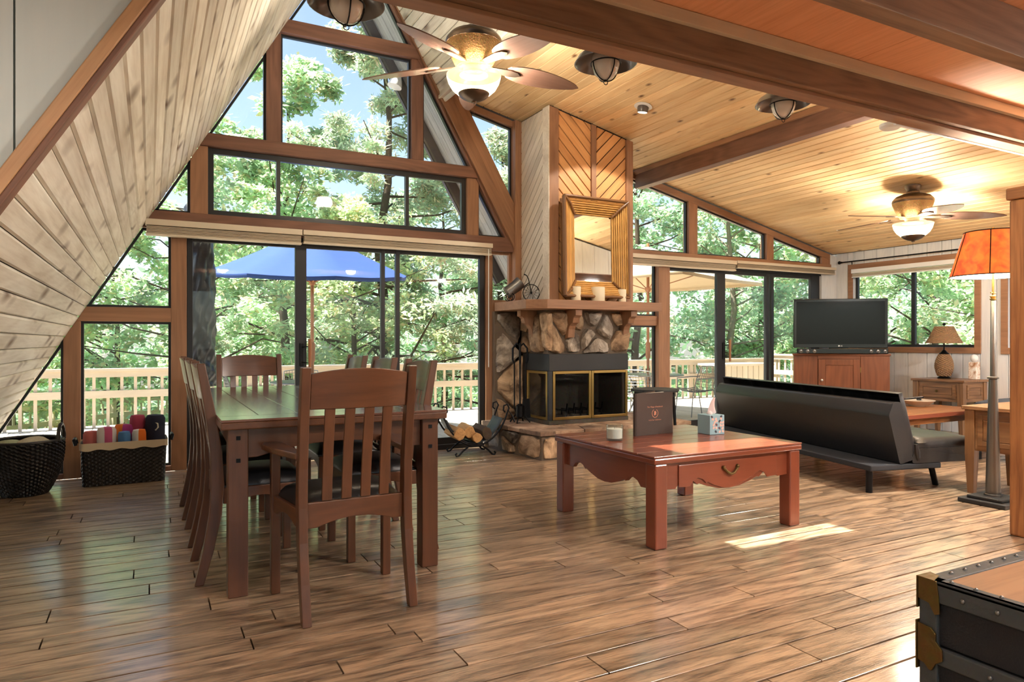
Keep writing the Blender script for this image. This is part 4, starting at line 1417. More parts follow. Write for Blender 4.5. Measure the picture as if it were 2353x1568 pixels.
def chair(name, label, arm):
    t = thing(name, label, 'chair')
    hw = .225 if arm else .205
    # rear posts, swept in side view
    zs = (0.001, .16, .32, .46, .62, .80, 1.035)
    yc = (-.275, -.235, -.205, -.195, -.202, -.226, -.268)
    th = (.040, .048, .054, .058, .052, .046, .038)
    prof = [(y - w / 2, z) for y, z, w in zip(yc, zs, th)] + [(y + w / 2, z) for y, z, w in reversed(list(zip(yc, zs, th)))]
    for s in (-1, 1):
        MB().prism(prof, 'x', s * hw - .019, s * hw + .019).obj('rear_post', M_DIN[2], t, bevel=.004)
    # crest rail, arched on top and bowed in plan
    def crest(u, v):
        x = (-1 + 2 * u) * (hw - .02)
        k = 1 - (2 * u - 1) ** 2
        z = .862 + v * (.145 + .022 * k)
        return x, z, k
    nu = 10
    front, back = [], []
    mb = MB()
    V = []
    for i in range(nu + 1):
        col = []
        for (v, dy) in ((0, -.011), (1, -.011), (1, .011), (0, .011)):
            x, z, k = crest(i / nu, v)
            yb = -.226 - (z - .80) * (.042 / .235) - .022 * k
            col.append(mb.bm.verts.new((x, yb + dy, z)))
        V.append(col)
    for i in range(nu):
        for k in range(4):
            mb.bm.faces.new((V[i][k], V[i][(k + 1) % 4], V[i + 1][(k + 1) % 4], V[i + 1][k]))
    mb.bm.faces.new(V[0])
    mb.bm.faces.new(list(reversed(V[-1])))
    mb.obj('crest_rail', M_DIN[0], t, smooth=True, bevel=.003, ang=35)
    # slats
    for i in range(4):
        u = (i + 1) / 5
        x = (-1 + 2 * u) * (hw - .02)
        k = 1 - (2 * u - 1) ** 2
        pts_f, pts_b = [], []
        for z in (.478, .58, .68, .78, .87):
            yb = np.interp(z, zs, yc) - .02 * k * min(1, (z - .45) / .35)
            pts_f.append((yb + .007, z))
            pts_b.append((yb - .007, z))
        MB().prism(pts_b + list(reversed(pts_f)), 'x', x - .021, x + .021).obj('slat', M_DIN[2], t, bevel=.002)
    fw = .26 if arm else .215
    fy = .17 if arm else .19
    ap = arch_apron(2 * hw - .04, .37, .475, .03, 0, 0, 'y')
    MB().prism(ap, 'y', -.206, -.184).obj('rear_rail', M_DIN[0], t, bevel=.003)
    ap = arch_apron(2 * fw - .042, .37, .445, .028, 0, 0, 'y')
    MB().prism(ap, 'y', fy - .011, fy + .011).obj('front_rail', M_DIN[0], t, bevel=.003)
    for s in (-1, 1):
        a, b = Vector((s * hw, -.17, 0)), Vector((s * fw, fy - .018, 0))
        d = b - a
        ang = math.atan2(d.y, d.x)
        M = Matrix.Translation((a + b) / 2) @ Matrix.Rotation(ang, 4, 'Z')
        MB().prism(arch_apron(d.length, .37, .445, .028, 0, 0, 'y'), 'y', -.01, .01).obj('side_rail', M_DIN[0], t, bevel=.003, mw=M)
        zt_ = .655 if arm else .445
        MB().box(s * fw - .02, s * fw + .02, fy - .02, fy + .02, 0.001, zt_).obj('front_leg', M_DIN[2], t, bevel=.004)
        if arm:
            n = 9
            mb = MB()
            L_, R_ = [], []
            for i in range(n):
                u = i / (n - 1)
                cyy = -.20 + u * .40
                cxx = s * (hw + .004 + (fw - hw + .012) * math.sin(u * PI / 2))
                w = .022 + .026 * math.sin(min(1, u * 1.25) * PI / 2) - (.02 if u > .95 else 0)
                L_.append((cxx - w, cyy))
                R_.append((cxx + w, cyy))
            mb.prism(L_ + list(reversed(R_)), 'z', .656, .682)
            mb.obj('arm', M_DIN[1], t, bevel=.006)
    # seat cushion
    def cush(u, v):
        a, b = 2 * u - 1, 2 * v - 1
        w = (hw + (fw - hw) * v) * .97
        e = (1 - abs(a) ** 5) * (1 - abs(b) ** 5)
        return Vector((a * w, -.165 + v * (fy + .02 + .165), .452 + .052 * e ** .45 + .012 * (1 - a * a) * (1 - b * b)))
    mb = MB().grid(14, 14, cush)
    edge = [e for e in mb.bm.edges if e.is_boundary]
    ret = bmesh.ops.extrude_edge_only(mb.bm, edges=edge)
    for v in ret['geom']:
        if isinstance(v, bmesh.types.BMVert):
            v.co.z = .444
    mb.obj('seat_cushion', M_LEATH, t, smooth=True, ang=50)
    return t
G = 'chairs around the dining table'
sc_ = chair('dining_chair', 'side chair left of the dining table, nearest the camera', False)
sc_['group'] = G
sc_.location = (.475, 3.72, 0)
sc_.rotation_euler = (0, 0, -PI / 2)
dup(sc_, (.475, 4.40, 0), -PI / 2, 'side chair in the middle of the left row at the dining table')
dup(sc_, (.470, 5.06, 0), -PI / 2, 'side chair left of the dining table, nearest the windows')
dup(sc_, (1.105, 3.74, 0), PI / 2, 'side chair right of the dining table, nearest the camera')
dup(sc_, (1.105, 4.42, 0), PI / 2, 'side chair in the middle of the right row at the dining table')
dup(sc_, (1.10, 5.08, 0), PI / 2, 'side chair right of the dining table, nearest the windows')
ac_ = chair('dining_armchair', 'dining armchair with its slatted back to the camera at the near table end', True)
ac_['group'] = G
ac_.location = (.765, 3.09, 0)
ac_.rotation_euler = (0, 0, math.radians(2))
dup(ac_, (.70, 5.58, 0), PI, 'dining armchair at the far table end in front of the glass door')

# ------------------------------------------------------------------ coffee table and what stands on it
t = thing('coffee_table', 'square mahogany red coffee table with scalloped apron and drawer', 'coffee table', (2.99, 3.45, 0))
CZ = .512
hw, hl_ = .58, .52
top = MB().box(-hw, hw, -hl_, hl_, CZ - .045, CZ - .012).obj('tabletop', M_COF[0], t, bevel=.008)
for i in range(7):
    y0 = -hl_ + i * 2 * hl_ / 7
    MB().box(-hw, hw, y0 + .001, y0 + 2 * hl_ / 7 - .001, CZ - .0118, CZ).obj('plank', M_COF[0], top, bevel=.003)
def scallop(L, z1, zm):
    pts = [(-L / 2, z1), (-L / 2, zm - .04)]
    key = [(-1, -.045), (-.92, -.015), (-.8, 0), (-.68, -.012), (-.60, -.035), (-.56, -.03), (-.42, -.05), (-.2, -.072), (0, -.078), (.2, -.072), (.42, -.05), (.56, -.03), (.60, -.035), (.68, -.012), (.8, 0), (.92, -.015), (1, -.045)]
    for u, dz in key:
        pts.append((u * (L / 2 - .08), zm + dz))
    pts += [(L / 2, zm - .04), (L / 2, z1)]
    return pts
lx, ly = hw - .055, hl_ - .05
for s in (-1, 1):
    MB().prism(scallop(2 * lx - .08, CZ - .046, .36), 'y', s * ly - .016, s * ly + .012).obj('apron', M_COF[0], t, bevel=.002)
    MB().prism(scallop(2 * ly - .08, CZ - .046, .36), 'x', s * lx - .014, s * lx + .014).obj('apron', M_COF[1], t, bevel=.002)
    for q in (-1, 1):
        MB().box(s * lx - .043, s * lx + .043, q * ly - .043, q * ly + .043, 0.001, CZ - .046).obj('leg', M_COF[2], t, bevel=.008)
dr = MB().prism(scallop(2 * lx - .28, CZ - .066, .365), 'y', -ly - .024, -ly - .017).obj('drawer_front', M_COF[0], t, bevel=.002)
pts = [(-.055 + .11 * i / 10, -ly - .032 - .008 * math.sin(PI * i / 10), .405 - .035 * math.sin(PI * i / 10)) for i in range(11)]
MB().tube(pts, [.007 + .002 * (i % 2) for i in range(11)], 8).sphere((-.055, -ly - .03, .408), .012).sphere((.055, -ly - .03, .408), .012).obj('drawer_pull', M_OLDB, dr, smooth=True)

# standing brown book
bk = thing('standing_book', 'brown hardback book standing open on the coffee table with copper crest', 'book', (3.0, 3.645, CZ), math.radians(5))
BWd, BH = .335, .28
MB().box(-BWd / 2, BWd / 2, -.004, 0, 0, BH).obj('front_cover', M_BOOK, bk, bevel=.001)
M2 = Matrix.Translation((-BWd / 2, 0, 0)) @ Matrix.Rotation(math.radians(24), 4, 'Z')
MB().box(0, BWd, 0, .004, 0, BH).obj('back_cover', M_BOOK, bk, mw=M2)
MB().box(-.008, .0, -.002, .02, 0, BH).obj('spine', M_BOOK, bk, mw=Matrix.Translation((-BWd / 2, 0, 0)))
M3 = Matrix.Translation((-BWd / 2 + .004, .002, 0)) @ Matrix.Rotation(math.radians(12), 4, 'Z')
MB().box(0, BWd - .01, 0, .012, .004, BH - .004).obj('pages', M_PAGE, bk, mw=M3)
def text_obj(name, body, size, mat, parent, M, extrude=.0003, align='CENTER', xscale=1.0):
    cu = bpy.data.curves.new(name, 'FONT')
    cu.body = body
    cu.size = size
    cu.align_x = align
    cu.align_y = 'CENTER'
    cu.extrude = extrude
    tmp = bpy.data.objects.new(name + '_tmp', cu)
    COL.objects.link(tmp)
    dg = bpy.context.evaluated_depsgraph_get()
    me = bpy.data.meshes.new_from_object(tmp.evaluated_get(dg))
    bpy.data.objects.remove(tmp)
    bpy.data.curves.remove(cu)
    me.materials.clear()
    return mobj(name, me, mat, parent, mw=M @ Matrix.Diagonal((xscale, 1, 1, 1)))
FM = lambda x, z, y=-.0044: frame((x, y, z), (1, 0, 0), (0, 0, 1), (0, -1, 0))
text_obj('title_text', 'The Village of Innsbrook', .0145, M_COPPER, bk, FM(0.0, .186))
text_obj('subtitle_text', 'A 25-Year Celebration', .0125, M_COPPER, bk, FM(0.0, .098))
mb = MB()
for s in (-1, 1):
    for i in range(9):
        a = math.radians(-80 + i * 17)
        cx_, cz_ = s * .027 * math.cos(a), .142 + .027 * math.sin(a)
        dx, dz = s * -math.sin(a), math.cos(a)
        mb.prism([(cx_ - dx * .005, cz_ - dz * .005), (cx_ + s * .0032 * math.cos(a), cz_ + .0032 * math.sin(a)), (cx_ + dx * .006, cz_ + dz * .006), (cx_ - s * .003 * math.cos(a), cz_ - .003 * math.sin(a))], 'y', -.0048, -.0042)
mb.obj('laurel_wreath', M_COPPER, bk)
mb = MB()
lion = [(-.004, .128), (.002, .130), (.004, .136), (.011, .133), (.012, .137), (.006, .140), (.007, .144), (.013, .146), (.011, .150), (.006, .149), (.008, .155), (.003, .158), (-.002, .156), (-.006, .158), (-.009, .153), (-.005, .150), (-.009, .147), (-.006, .143), (-.010, .140), (-.006, .136), (-.011, .131)]
mb.prism(lion, 'y', -.0048, -.0042)
mb.obj('lion_crest', M_COPPER, bk)

# candle jar
t = thing('candle_jar', 'white candle in a clear glass jar on the coffee table', 'candle', (2.60, 3.55, CZ + .001))
MB().lathe([(.002, 0), (.05, 0), (.053, .004), (.053, .098), (.050, .098), (.050, .012), (.002, .012)], 28, cap=False).obj('glass_jar', M_JAR, t, smooth=True)
MB().lathe([(.002, .014), (.0495, .014), (.0495, .072), (.045, .074), (.002, .072)], 28, cap=False).obj('wax', M_WAXW, t, smooth=True)
MB().tube([(0, 0, .072), (0, .001, .084)], .0012, 5).obj('wick', M_BLACKM, t)

# tissue box
t = thing('tissue_box', 'blue patterned tissue box with a tissue pulled up on the coffee table', 'tissue box', (3.365, 3.50, CZ + .001), math.radians(-3))
a_ = .062
MB().box(-a_, a_, -a_, a_, 0, .13).obj('carton', M_TBLUE, t, bevel=.002)
def petal(cx_, cz_, s, rot, mat, face):
    pts = []
    for k in range(10):
        th = 2 * PI * k / 10
        r = s * (1 + .25 * math.cos(2 * th))
        x, z = r * math.cos(th) * .9, r * math.sin(th)
        c, sn = math.cos(rot), math.sin(rot)
        pts.append((cx_ + x * c - z * sn, cz_ + x * sn + z * c))
    pts = [(max(-a_ + .002, min(a_ - .002, p)), max(.002, min(.128, q))) for p, q in pts]
    return pts
pm = {'p': (MB(), M_TPINK), 'l': (MB(), M_TPLUM), 'n': (MB(), M_TNAVY)}
spec = [(-.038, .104, 'p'), (-.012, .104, 'p'), (-.046, .12, 'n'), (-.02, .083, 'p'), (-.005, .092, 'p'), (-.03, .066, 'p'), (-.006, .066, 'l'), (-.03, .046, 'p'), (-.008, .045, 'p'), (.02, .088, 'n'), (.032, .106, 'p'), (.034, .12, 'n'), (.03, .08, 'p'), (.05, .08, 'p'), (.03, .06, 'p'), (.05, .06, 'p'), (.018, .042, 'l'), (.045, .04, 'p'), (-.012, .02, 'n'), (.022, .018, 'p'), (.048, .02, 'p')]
for i, (x, z, c) in enumerate(spec):
    pm[c][0].prism(petal(x, z, .0095, PI / 4 * (1 if i % 2 else -1), None, 0), 'y', -a_ - .0008, -a_ - .0002)
for c, (mb, m) in pm.items():
    mb.obj('printed_petals', m, t)
def tis(u, v):
    w = .03 * (1 - v) ** .6 + .004
    a = (2 * u - 1)
    return Vector((a * w + .03 * v * v + .004 * math.sin(9 * u + 3 * v), .012 * math.sin(5 * u + 2 * v) * (1 - v * .6), .128 + .115 * v + .012 * a * (1 - v)))
MB().grid(12, 12, tis).obj('tissue', M_TISSUE, t, smooth=True)
MB().sphere((-.012, 0, .138), .02, 10, 6, .8).obj('tissue_fold', M_TISSUE, t, smooth=True)

# ------------------------------------------------------------------ baskets
def weave_lathe(prof_fn, rows, seg, amp):
    mb = MB()
    prof = [prof_fn(i / rows) for i in range(rows + 1)]
    def fn(i, k, th):
        return amp * (1 if ((k // 2) + i) % 2 else -1)
    return mb, prof, fn
t = thing('round_basket', 'round black woven basket with loop handles under the slope', 'basket', (-.825, 6.22, 0))
def rb(u):
    z = .002 + .395 * u
    r = .125 + .11 * math.sin(min(1, u * 1.15) * PI / 2) ** .8
    return (r, z)
mb, prof, fn = weave_lathe(rb, 30, 108, .006)
mb.lathe([(.01, .002)] + prof, 108, (0, 0, 0), cap=False, fn=lambda i, k, th: fn(i, k, th) if i > 0 else 0)
o = mb.obj('woven_body', M_WICKB, t)
md = o.modifiers.new('thick', 'SOLIDIFY')
md.thickness = .012
MB().tube([(.236 * math.cos(a), .236 * math.sin(a), .40) for a in [2 * PI * i / 40 for i in range(40)]], .012, 8, closed=True).obj('rim', M_WICKB, t, smooth=True)
for an in (math.radians(-10), math.radians(170)):
    pts = []
    for i in range(13):
        b = PI * i / 12
        x = .232
        y = .07 * math.cos(b)
        pts.append((x * math.cos(an) - y * math.sin(an), x * math.sin(an) + y * math.cos(an), .395 + .12 * math.sin(b)))
    MB().tube(pts, [.012 + .002 * (i % 2) for i in range(13)], 8).obj('handle', M_WICKB, t, smooth=True)
def lump(name, label, cat, loc, r, sz, mat, seed, grp):
    rr = random.Random(seed)
    mb = MB()
    n = 24
    prof = [(max(r * math.sin(PI * i / 12), .001), -r * sz * math.cos(PI * i / 12)) for i in range(13)]
    ph = [rr.uniform(0, 6) for _ in range(4)]
    mb.lathe(prof, n, (0, 0, 0), cap=False, fn=lambda i, k, th: .12 * r * math.sin(3 * th + ph[0] + i * .5) * math.sin(PI * i / 12) + .06 * r * math.sin(7 * th + ph[1] - i) * math.sin(PI * i / 12))
    o = mb.obj(name, mat, None, smooth=True)
    o.location = loc
    tag(o, label, cat, grp)
lump('rolled_throw', 'sage green knitted throw in the round basket', 'throw', (-.92, 6.20, .35), .105, .6, T_THROWG, 1, 'throws in the round basket')
lump('rolled_throw', 'cream knitted throw bundled on top in the round basket', 'throw', (-.76, 6.18, .355), .115, .65, T_THROW, 2, 'throws in the round basket')
t = thing('towel_basket', 'rectangular black wicker basket with a cream liner full of towels', 'basket', (-.185, 6.42, 0), math.radians(1.5))
BL, BD, BHh = .60, .30, .33
mb = MB()
rows, per = 22, []
def rrect(L, D, r=.035, n=6, seg=.012):
    pts = []
    for (cx_, cy_, a0) in ((L / 2 - r, D / 2 - r, 0), (-L / 2 + r, D / 2 - r, PI / 2), (-L / 2 + r, -D / 2 + r, PI), (L / 2 - r, -D / 2 + r, 3 * PI / 2)):
        for i in range(n + 1):
            a = a0 + PI / 2 * i / n
            pts.append(Vector((cx_ + r * math.cos(a), cy_ + r * math.sin(a))))
    out = []
    m = len(pts)
    for i in range(m):
        a, b = pts[i], pts[(i + 1) % m]
        k = max(1, int((b - a).length / seg))
        for j in range(k):
            out.append(a + (b - a) * (j / k))
    return out
rings = []
for i in range(rows + 1):
    f = .95 + .05 * i / rows
    base = rrect(BL, BD)
    base = [p * f for p in base[:len(base) // 4 * 4]]
    n = len(base)
    ring = []
    for k, p in enumerate(base):
        tn = (base[(k + 1) % n] - base[k - 1]).normalized()
        nn = Vector((tn.y, -tn.x))
        q = p + nn * (.0032 if ((k // 2) + i) % 2 else -.0032)
        ring.append((q.x, q.y, .003 + BHh * i / rows))
    rings.append(ring)
n0 = min(len(r) for r in rings)
VV = [[mb.bm.verts.new(r[int(k * len(r) / n0)]) for k in range(n0)] for r in rings]
for A, Bv in zip(VV[:-1], VV[1:]):
    for k in range(n0):
        mb.bm.faces.new((A[k], A[(k + 1) % n0], Bv[(k + 1) % n0], Bv[k]))
mb.bm.faces.new(list(reversed(VV[0])))
o = mb.obj('woven_body', M_WICKB, t)
md = o.modifiers.new('thick', 'SOLIDIFY')
md.thickness = .01
mb = MB()
def band(zlo, zhi, grow, mb):
    A = [mb.bm.verts.new((p.x, p.y, zlo + .006 * math.sin(k * .5))) for k, p in enumerate(rrect(BL + grow, BD + grow))]
    Bv = [mb.bm.verts.new((p.x, p.y, zhi)) for p in rrect(BL + grow, BD + grow)]
    Cv = [mb.bm.verts.new((p.x, p.y, zhi - .02)) for p in rrect(BL - .03, BD - .03)]
    n = len(A)
    for k in range(n):
        mb.bm.faces.new((A[k], A[(k + 1) % n], Bv[(k + 1) % n], Bv[k]))
        if k < len(Cv):
            mb.bm.faces.new((Bv[k], Bv[(k + 1) % n], Cv[min((k + 1), len(Cv) - 1) if k + 1 < n else 0], Cv[k])) if len(Cv) == n else None
band(.285, .342, .018, mb)
mb.obj('cotton_liner', M_LINER, t, smooth=True)
for s in (-1, 1):
    MB().tube([(s * .335, -.06, .32), (s * .345, -.06, .36), (s * .345, .06, .36), (s * .335, .06, .32)], .014, 8).obj('handle', M_BLACKM, t, smooth=True)
def towel(label, loc, L, r, mat, ax, ay, seed):
    # a rolled towel standing or lying in the basket
    rr = random.Random(seed)
    mb = MB()
    prof = [(.002, 0), (r * .75, .002), (r, .02), (r * 1.02, L * .5), (r * .98, L - .03), (r * .82, L - .006), (r * .4, L - .002), (.002, L)]
    mb.lathe(prof, 28, (0, 0, 0), cap=False, fn=lambda i, k, th: .05 * r * math.sin(2 * th + seed) + .03 * r * math.sin(5 * th + i) if 0 < i < 7 else 0)
    o = mb.obj('rolled_towel', mat, None, smooth=True)
    o.location = loc
    o.rotation_euler = (ax, ay, rr.uniform(-.3, .3))
    tag(o, label, 'towel', 'rolled towels in the basket')
    return o
bx, by = -.185, 6.42
towel('coral rolled towel at the left end of the basket', (bx - .235, by + .0, .03), .395, .058, T_CORAL, 0, .02, 1)
towel('white towel with pink stripes in the basket', (bx - .125, by - .045, .03), .425, .066, T_PINK, .0, 0, 2)
towel('orange and purple towel behind the striped one', (bx - .02, by + .05, .03), .43, .072, T_ORP, -.04, .03, 3)
towel('crimson towel standing beside the navy one', (bx + .09, by + .065, .03), .50, .062, T_MAG, -.03, 0, 4)
o = towel('navy rolled towel tied with white cord, tallest in the basket', (bx + .205, by + .03, .03), .50, .078, T_NAVY, 0, .04, 5)
MB().tube([(.077 * math.cos(a), .077 * math.sin(a), .26 + .01 * math.sin(3 * a)) for a in [2 * PI * i / 24 for i in range(24)]], .005, 6, closed=True).tube([(-.01, -.075, .44), (.01, -.08, .43), (.015, -.08, .40), (-.005, -.08, .375)], .006, 6).obj('cord_tie', T_CREAM, o, smooth=True)
towel('blue rolled towel at the front of the basket', (bx + .0, by - .062, .03), .385, .048, T_BLUE, .0, 0, 6)
towel('white and orange towel at the front of the basket', (bx + .105, by - .06, .03), .395, .05, T_WOR, .0, 0, 7)

# ------------------------------------------------------------------ lounge
# black futon sofa, seen from behind
t = thing('futon_sofa', 'black vinyl futon sofa with its back to the coffee table', 'sofa', (5.339, 4.378, 0), math.radians(-13.8))
SL = 1.225
MB().box(-.337, .30, -SL, SL, .172, .215).obj('base_shelf', M_FABRIC, t, bevel=.008)
Mb = Matrix.Translation((.005, 0, .235)) @ Matrix.Rotation(math.radians(-15), 4, 'Y')
def rounded(pts, r, n=4):
    out = []
    m = len(pts)
    for i in range(m):
        p, a, b = Vector(pts[i]), Vector(pts[i - 1]), Vector(pts[(i + 1) % m])
        d1, d2 = (a - p).normalized(), (b - p).normalized()
        for k in range(n + 1):
            s = k / n
            q = (p + d1 * r) * (1 - s) ** 2 + p * 2 * s * (1 - s) + (p + d2 * r) * s ** 2
            out.append((q.x, q.y))
    return out
MB().prism(rounded([(-.085, 0), (.04, 0), (.04, .455), (-.02, .465), (-.085, .385)], .018), 'y', -SL, SL).obj('backrest', M_FUTON, t, smooth=True, mw=Mb, ang=30)
def pad(u, v, x0, x1, z0, z1, th, tufts):
    pass
def quilt(name, M, H, Ln, th, cells, parent, puck=.016):
    """padded mattress: local x is thickness, y length, z height"""
    mb = MB()
    nu, nv = 14, 60
    def f(u, v):
        a, b = 2 * u - 1, 2 * v - 1
        e = ((1 - abs(a) ** 6) * (1 - abs(b) ** 14)) ** .5
        seam = min(abs((v * cells) % 1.0), 1 - (v * cells) % 1.0)
        s2 = min(abs((u * 3) % 1.0), 1 - (u * 3) % 1.0)
        d = -puck * (math.exp(-(seam / .06) ** 2) + .7 * math.exp(-(s2 / .05) ** 2))
        w = .004 * math.sin(v * 190 + u * 3) * math.exp(-((u - 1) / .12) ** 2)
        return Vector((th * e + d * e + w, -Ln + 2 * Ln * v, H * u))
    mb.grid(nu, nv, f)
    edge = [e for e in mb.bm.edges if e.is_boundary]
    ret = bmesh.ops.extrude_edge_only(mb.bm, edges=edge)
    for v in ret['geom']:
        if isinstance(v, bmesh.types.BMVert):
            v.co.x = -.035
    return mb.obj(name, M_FUTON, parent, smooth=True, mw=M, ang=60)
quilt('back_pad', Mb @ Matrix.Translation((.076, 0, .03)), .485, SL - .003, .07, 6, t)
MB().prism(rounded([(.03, .216), (.63, .216), (.65, .27), (.63, .33), (.05, .33)], .03), 'y', -SL, SL).obj('seat_base', M_FUTON, t, smooth=True, ang=30)
Ms = frame((.09, 0, .331), (0, 0, 1), (0, 1, 0), (1, 0, 0)) @ Matrix.Translation((.036, 0, 0))
quilt('seat_pad', Ms, .565, SL - .003, .045, 6, t)
MB().tube([(.07, -SL + .006, .36), (.075, -SL + .004, .30), (.09, -SL + .006, .24)], [.016, .026, .016], 8).obj('hinge_pucker', M_FUTON, t, smooth=True)
for s in (-1, 1):
    MB().tube([(-.29, s * (SL - .07), .001), (-.29, s * (SL - .07), .172)], .024, 14).obj('leg', M_BLACKM, t, smooth=True)
    MB().tube([(.43, s * (SL - .18), .001), (.33, s * (SL - .14), .217)], .022, 14).obj('leg', M_BLACKM, t, smooth=True)

# corner television cabinet
t = thing('corner_cabinet', 'reddish pine corner cabinet under the television', 'cabinet', (8.16, 6.08, 0), -PI / 4)
hw, CH = .585, .972
body = [(-hw, 0), (hw, 0), (hw, .10), (.05, .60), (-.05, .60), (-hw, .10)]
MB().prism([(x, y + .012) for x, y in body], 'z', .001, CH - .03).obj('carcass', M_TVC[2], t, bevel=.003)
MB().prism([(x * 1.02, y * 1.02 - .012) for x, y in body], 'z', CH - .03, CH).obj('top_board', M_TVC[0], t, bevel=.006)
for x0, x1 in ((-hw, -.285), (.235, hw)):
    MB().box(x0 + .002, x1 - .002, -.004, .011, .06, CH - .032).obj('front_panel', M_TVC[2], t, bevel=.003)
MB().box(-.285, .235, -.004, .011, CH - .07, CH - .032).obj('top_rail', M_TVC[0], t)
MB().box(-.285, .235, -.004, .011, .0015, .06).obj('bottom_rail', M_TVC[0], t)
dr = MB()
dr.box(-.28, -.195, -.018, 0, .065, CH - .075).box(.145, .23, -.018, 0, .065, CH - .075).box(-.195, .145, -.018, 0, .065, .16).box(-.195, .145, -.018, 0, CH - .155, CH - .075)
d = dr.obj('door', M_TVC[2], t, bevel=.003)
MB().box(-.194, .144, -.010, -.003, .161, CH - .156).obj('door_panel', M_TVC[2], d, bevel=.004)
MB().lathe([(.006, 0), (.008, .012), (.017, .02), (.017, .028), (.006, .034)], 14).obj('knob', M_CHROME, d, smooth=True, mw=Matrix.Translation((-.24, -.018, .615)) @ Matrix.Rotation(PI / 2, 4, 'X'))
MB().box(.228, .238, -.022, -.004, .72, .79).obj('hinge', M_BRASS, d)

# television and sound bar
cdir = Vector((math.cos(-PI / 4), math.sin(-PI / 4), 0))
t = thing('television', 'large flat screen television on the corner cabinet', 'television', (8.17, 6.09, CH), math.radians(-38))
TW, TH_ = .59, .66
z0 = .075
MB().box(-TW, TW, .02, .075, z0, z0 + TH_).obj('housing', M_TVB, t, bevel=.006)
MB().box(-TW + .035, TW - .035, .0165, .0195, z0 + .05, z0 + TH_ - .035).obj('screen', M_SCREEN, t)
MB().box(-.11, .11, .06, .16, .026, z0 + .1).box(-.26, .26, -.0, .22, .0, .012).box(-.05, .05, .06, .16, .01, .1).obj('stand', M_TVB, t, bevel=.004)
text_obj('maker_text', 'LG', .022, M_WHITE, t, frame((.012, .0155, z0 + .028), (1, 0, 0), (0, 0, 1), (0, -1, 0)))
MB().lathe([(.001, 0), (.010, 0), (.010, .0012), (.001, .0012)], 18, cap=False).obj('maker_badge', M_WHITE, t, mw=frame((-.018, .019, z0 + .028), (1, 0, 0), (0, 0, 1), (0, -1, 0)))
sb = thing('sound_bar', 'black sound bar with round speakers in front of the television', 'sound bar', (8.13, 6.05, CH), math.radians(-38))
MB().box(-.56, .56, -.05, .02, .001, .07).obj('bar_body', M_TVB, sb, bevel=.006)
for s in (-1, 1):
    for k in range(3):
        x = s * (.52 - k * .085)
        MB().lathe([(.001, .004), (.018, .001), (.026, .006), (.027, 0), (.001, -.004)], 18, cap=False).obj('speaker', M_GREYM, sb, smooth=True, mw=Matrix.Translation((x, -.051, .036)) @ Matrix.Rotation(PI / 2, 4, 'X'))

# corner table with wicker lamp
def raised_panel(parent, M, W, H, mats, knob=False, name='drawer'):
    mb = MB()
    f = .035
    mb.box(0, f, -.008, 0, 0, H).box(W - f, W, -.008, 0, 0, H).box(f, W - f, -.008, 0, 0, f).box(f, W - f, -.008, 0, H - f, H)
    d = mb.obj(name, mats[0], parent, bevel=.002, mw=M)
    MB().box(f + .004, W - f - .004, -.006, 0, f + .004, H - f - .004).obj('panel', mats[0], d, bevel=.005)
    if knob:
        MB().lathe([(.004, 0), (.006, .012), (.015, .018), (.013, .028), (.001, .03)], 12, cap=False).obj('knob', M_OLDB, d, smooth=True, mw=Matrix.Translation((W / 2, -.007, H / 2)) @ Matrix.Rotation(PI / 2, 4, 'X'))
    return d
def side_table(name, label, x0, x1, y0, y1, z, drawer_side, apron=.30):
    t = thing(name, label, 'side table', ((x0 + x1) / 2, (y0 + y1) / 2, 0))
    hx, hy = (x1 - x0) / 2, (y1 - y0) / 2
    MB().box(-hx, hx, -hy, hy, z - .028, z).obj('tabletop', M_ACA[1], t, bevel=.004)
    a = .03
    for sx in (-1, 1):
        for sy in (-1, 1):
            cx_, cy_ = sx * (hx - a - .02), sy * (hy - a - .02)
            mb = MB()
            w0, w1 = .022, .034
            q = [(cx_ - w0, cy_ - w0), (cx_ + w0, cy_ - w0), (cx_ + w0, cy_ + w0), (cx_ - w0, cy_ + w0)]
            qq = [(cx_ - w1, cy_ - w1), (cx_ + w1, cy_ - w1), (cx_ + w1, cy_ + w1), (cx_ - w1, cy_ + w1)]
            vs_ = [[mb.bm.verts.new((p[0], p[1], zz)) for p in ring] for ring, zz in ((q, .001), (qq, z - apron - .03), (qq, z - .028))]
            for A, Bv in zip(vs_[:-1], vs_[1:]):
                for k in range(4):
                    mb.bm.faces.new((A[k], A[(k + 1) % 4], Bv[(k + 1) % 4], Bv[k]))
            mb.bm.faces.new(list(reversed(vs_[0])))
            mb.bm.faces.new(vs_[-1])
            mb.obj('leg', M_ACA[2], t, bevel=.003)
    ix, iy = hx - a - .056, hy - a - .056
    ex, ey = hx - a - .008, hy - a - .008
    for s in (-1, 1):
        MB().box(-ix, ix, s * ey - .012, s * ey + .004 if s < 0 else s * ey + .012, z - apron, z - .029).obj('apron', M_ACA[0], t)
        MB().box(s * ex - .012, s * ex + .012, -iy, iy, z - apron, z - .029).obj('apron', M_ACA[1], t)
    H = apron - .10
    MX = frame((-ex - .0125, iy - .02, z - apron + .04), (0, -1, 0), (1, 0, 0), (0, 0, 1))
    raised_panel(t, MX, 2 * iy - .04, H, M_ACA, drawer_side)
    MY = frame((-ix + .02, -ey - .0125, z - apron + .04), (1, 0, 0), (0, 1, 0), (0, 0, 1))
    raised_panel(t, MY, 2 * ix - .04, H, M_ACA, False, 'side_panel')
    return t
side_table('corner_side_table', 'brown wooden side table with a drawer by the white wall', 8.35, 8.88, 4.62, 5.25, .68, True, .26)
t = thing('wicker_lamp', 'wicker table lamp with cone shade by the white wall', 'table lamp', (8.62, 5.0, .681))
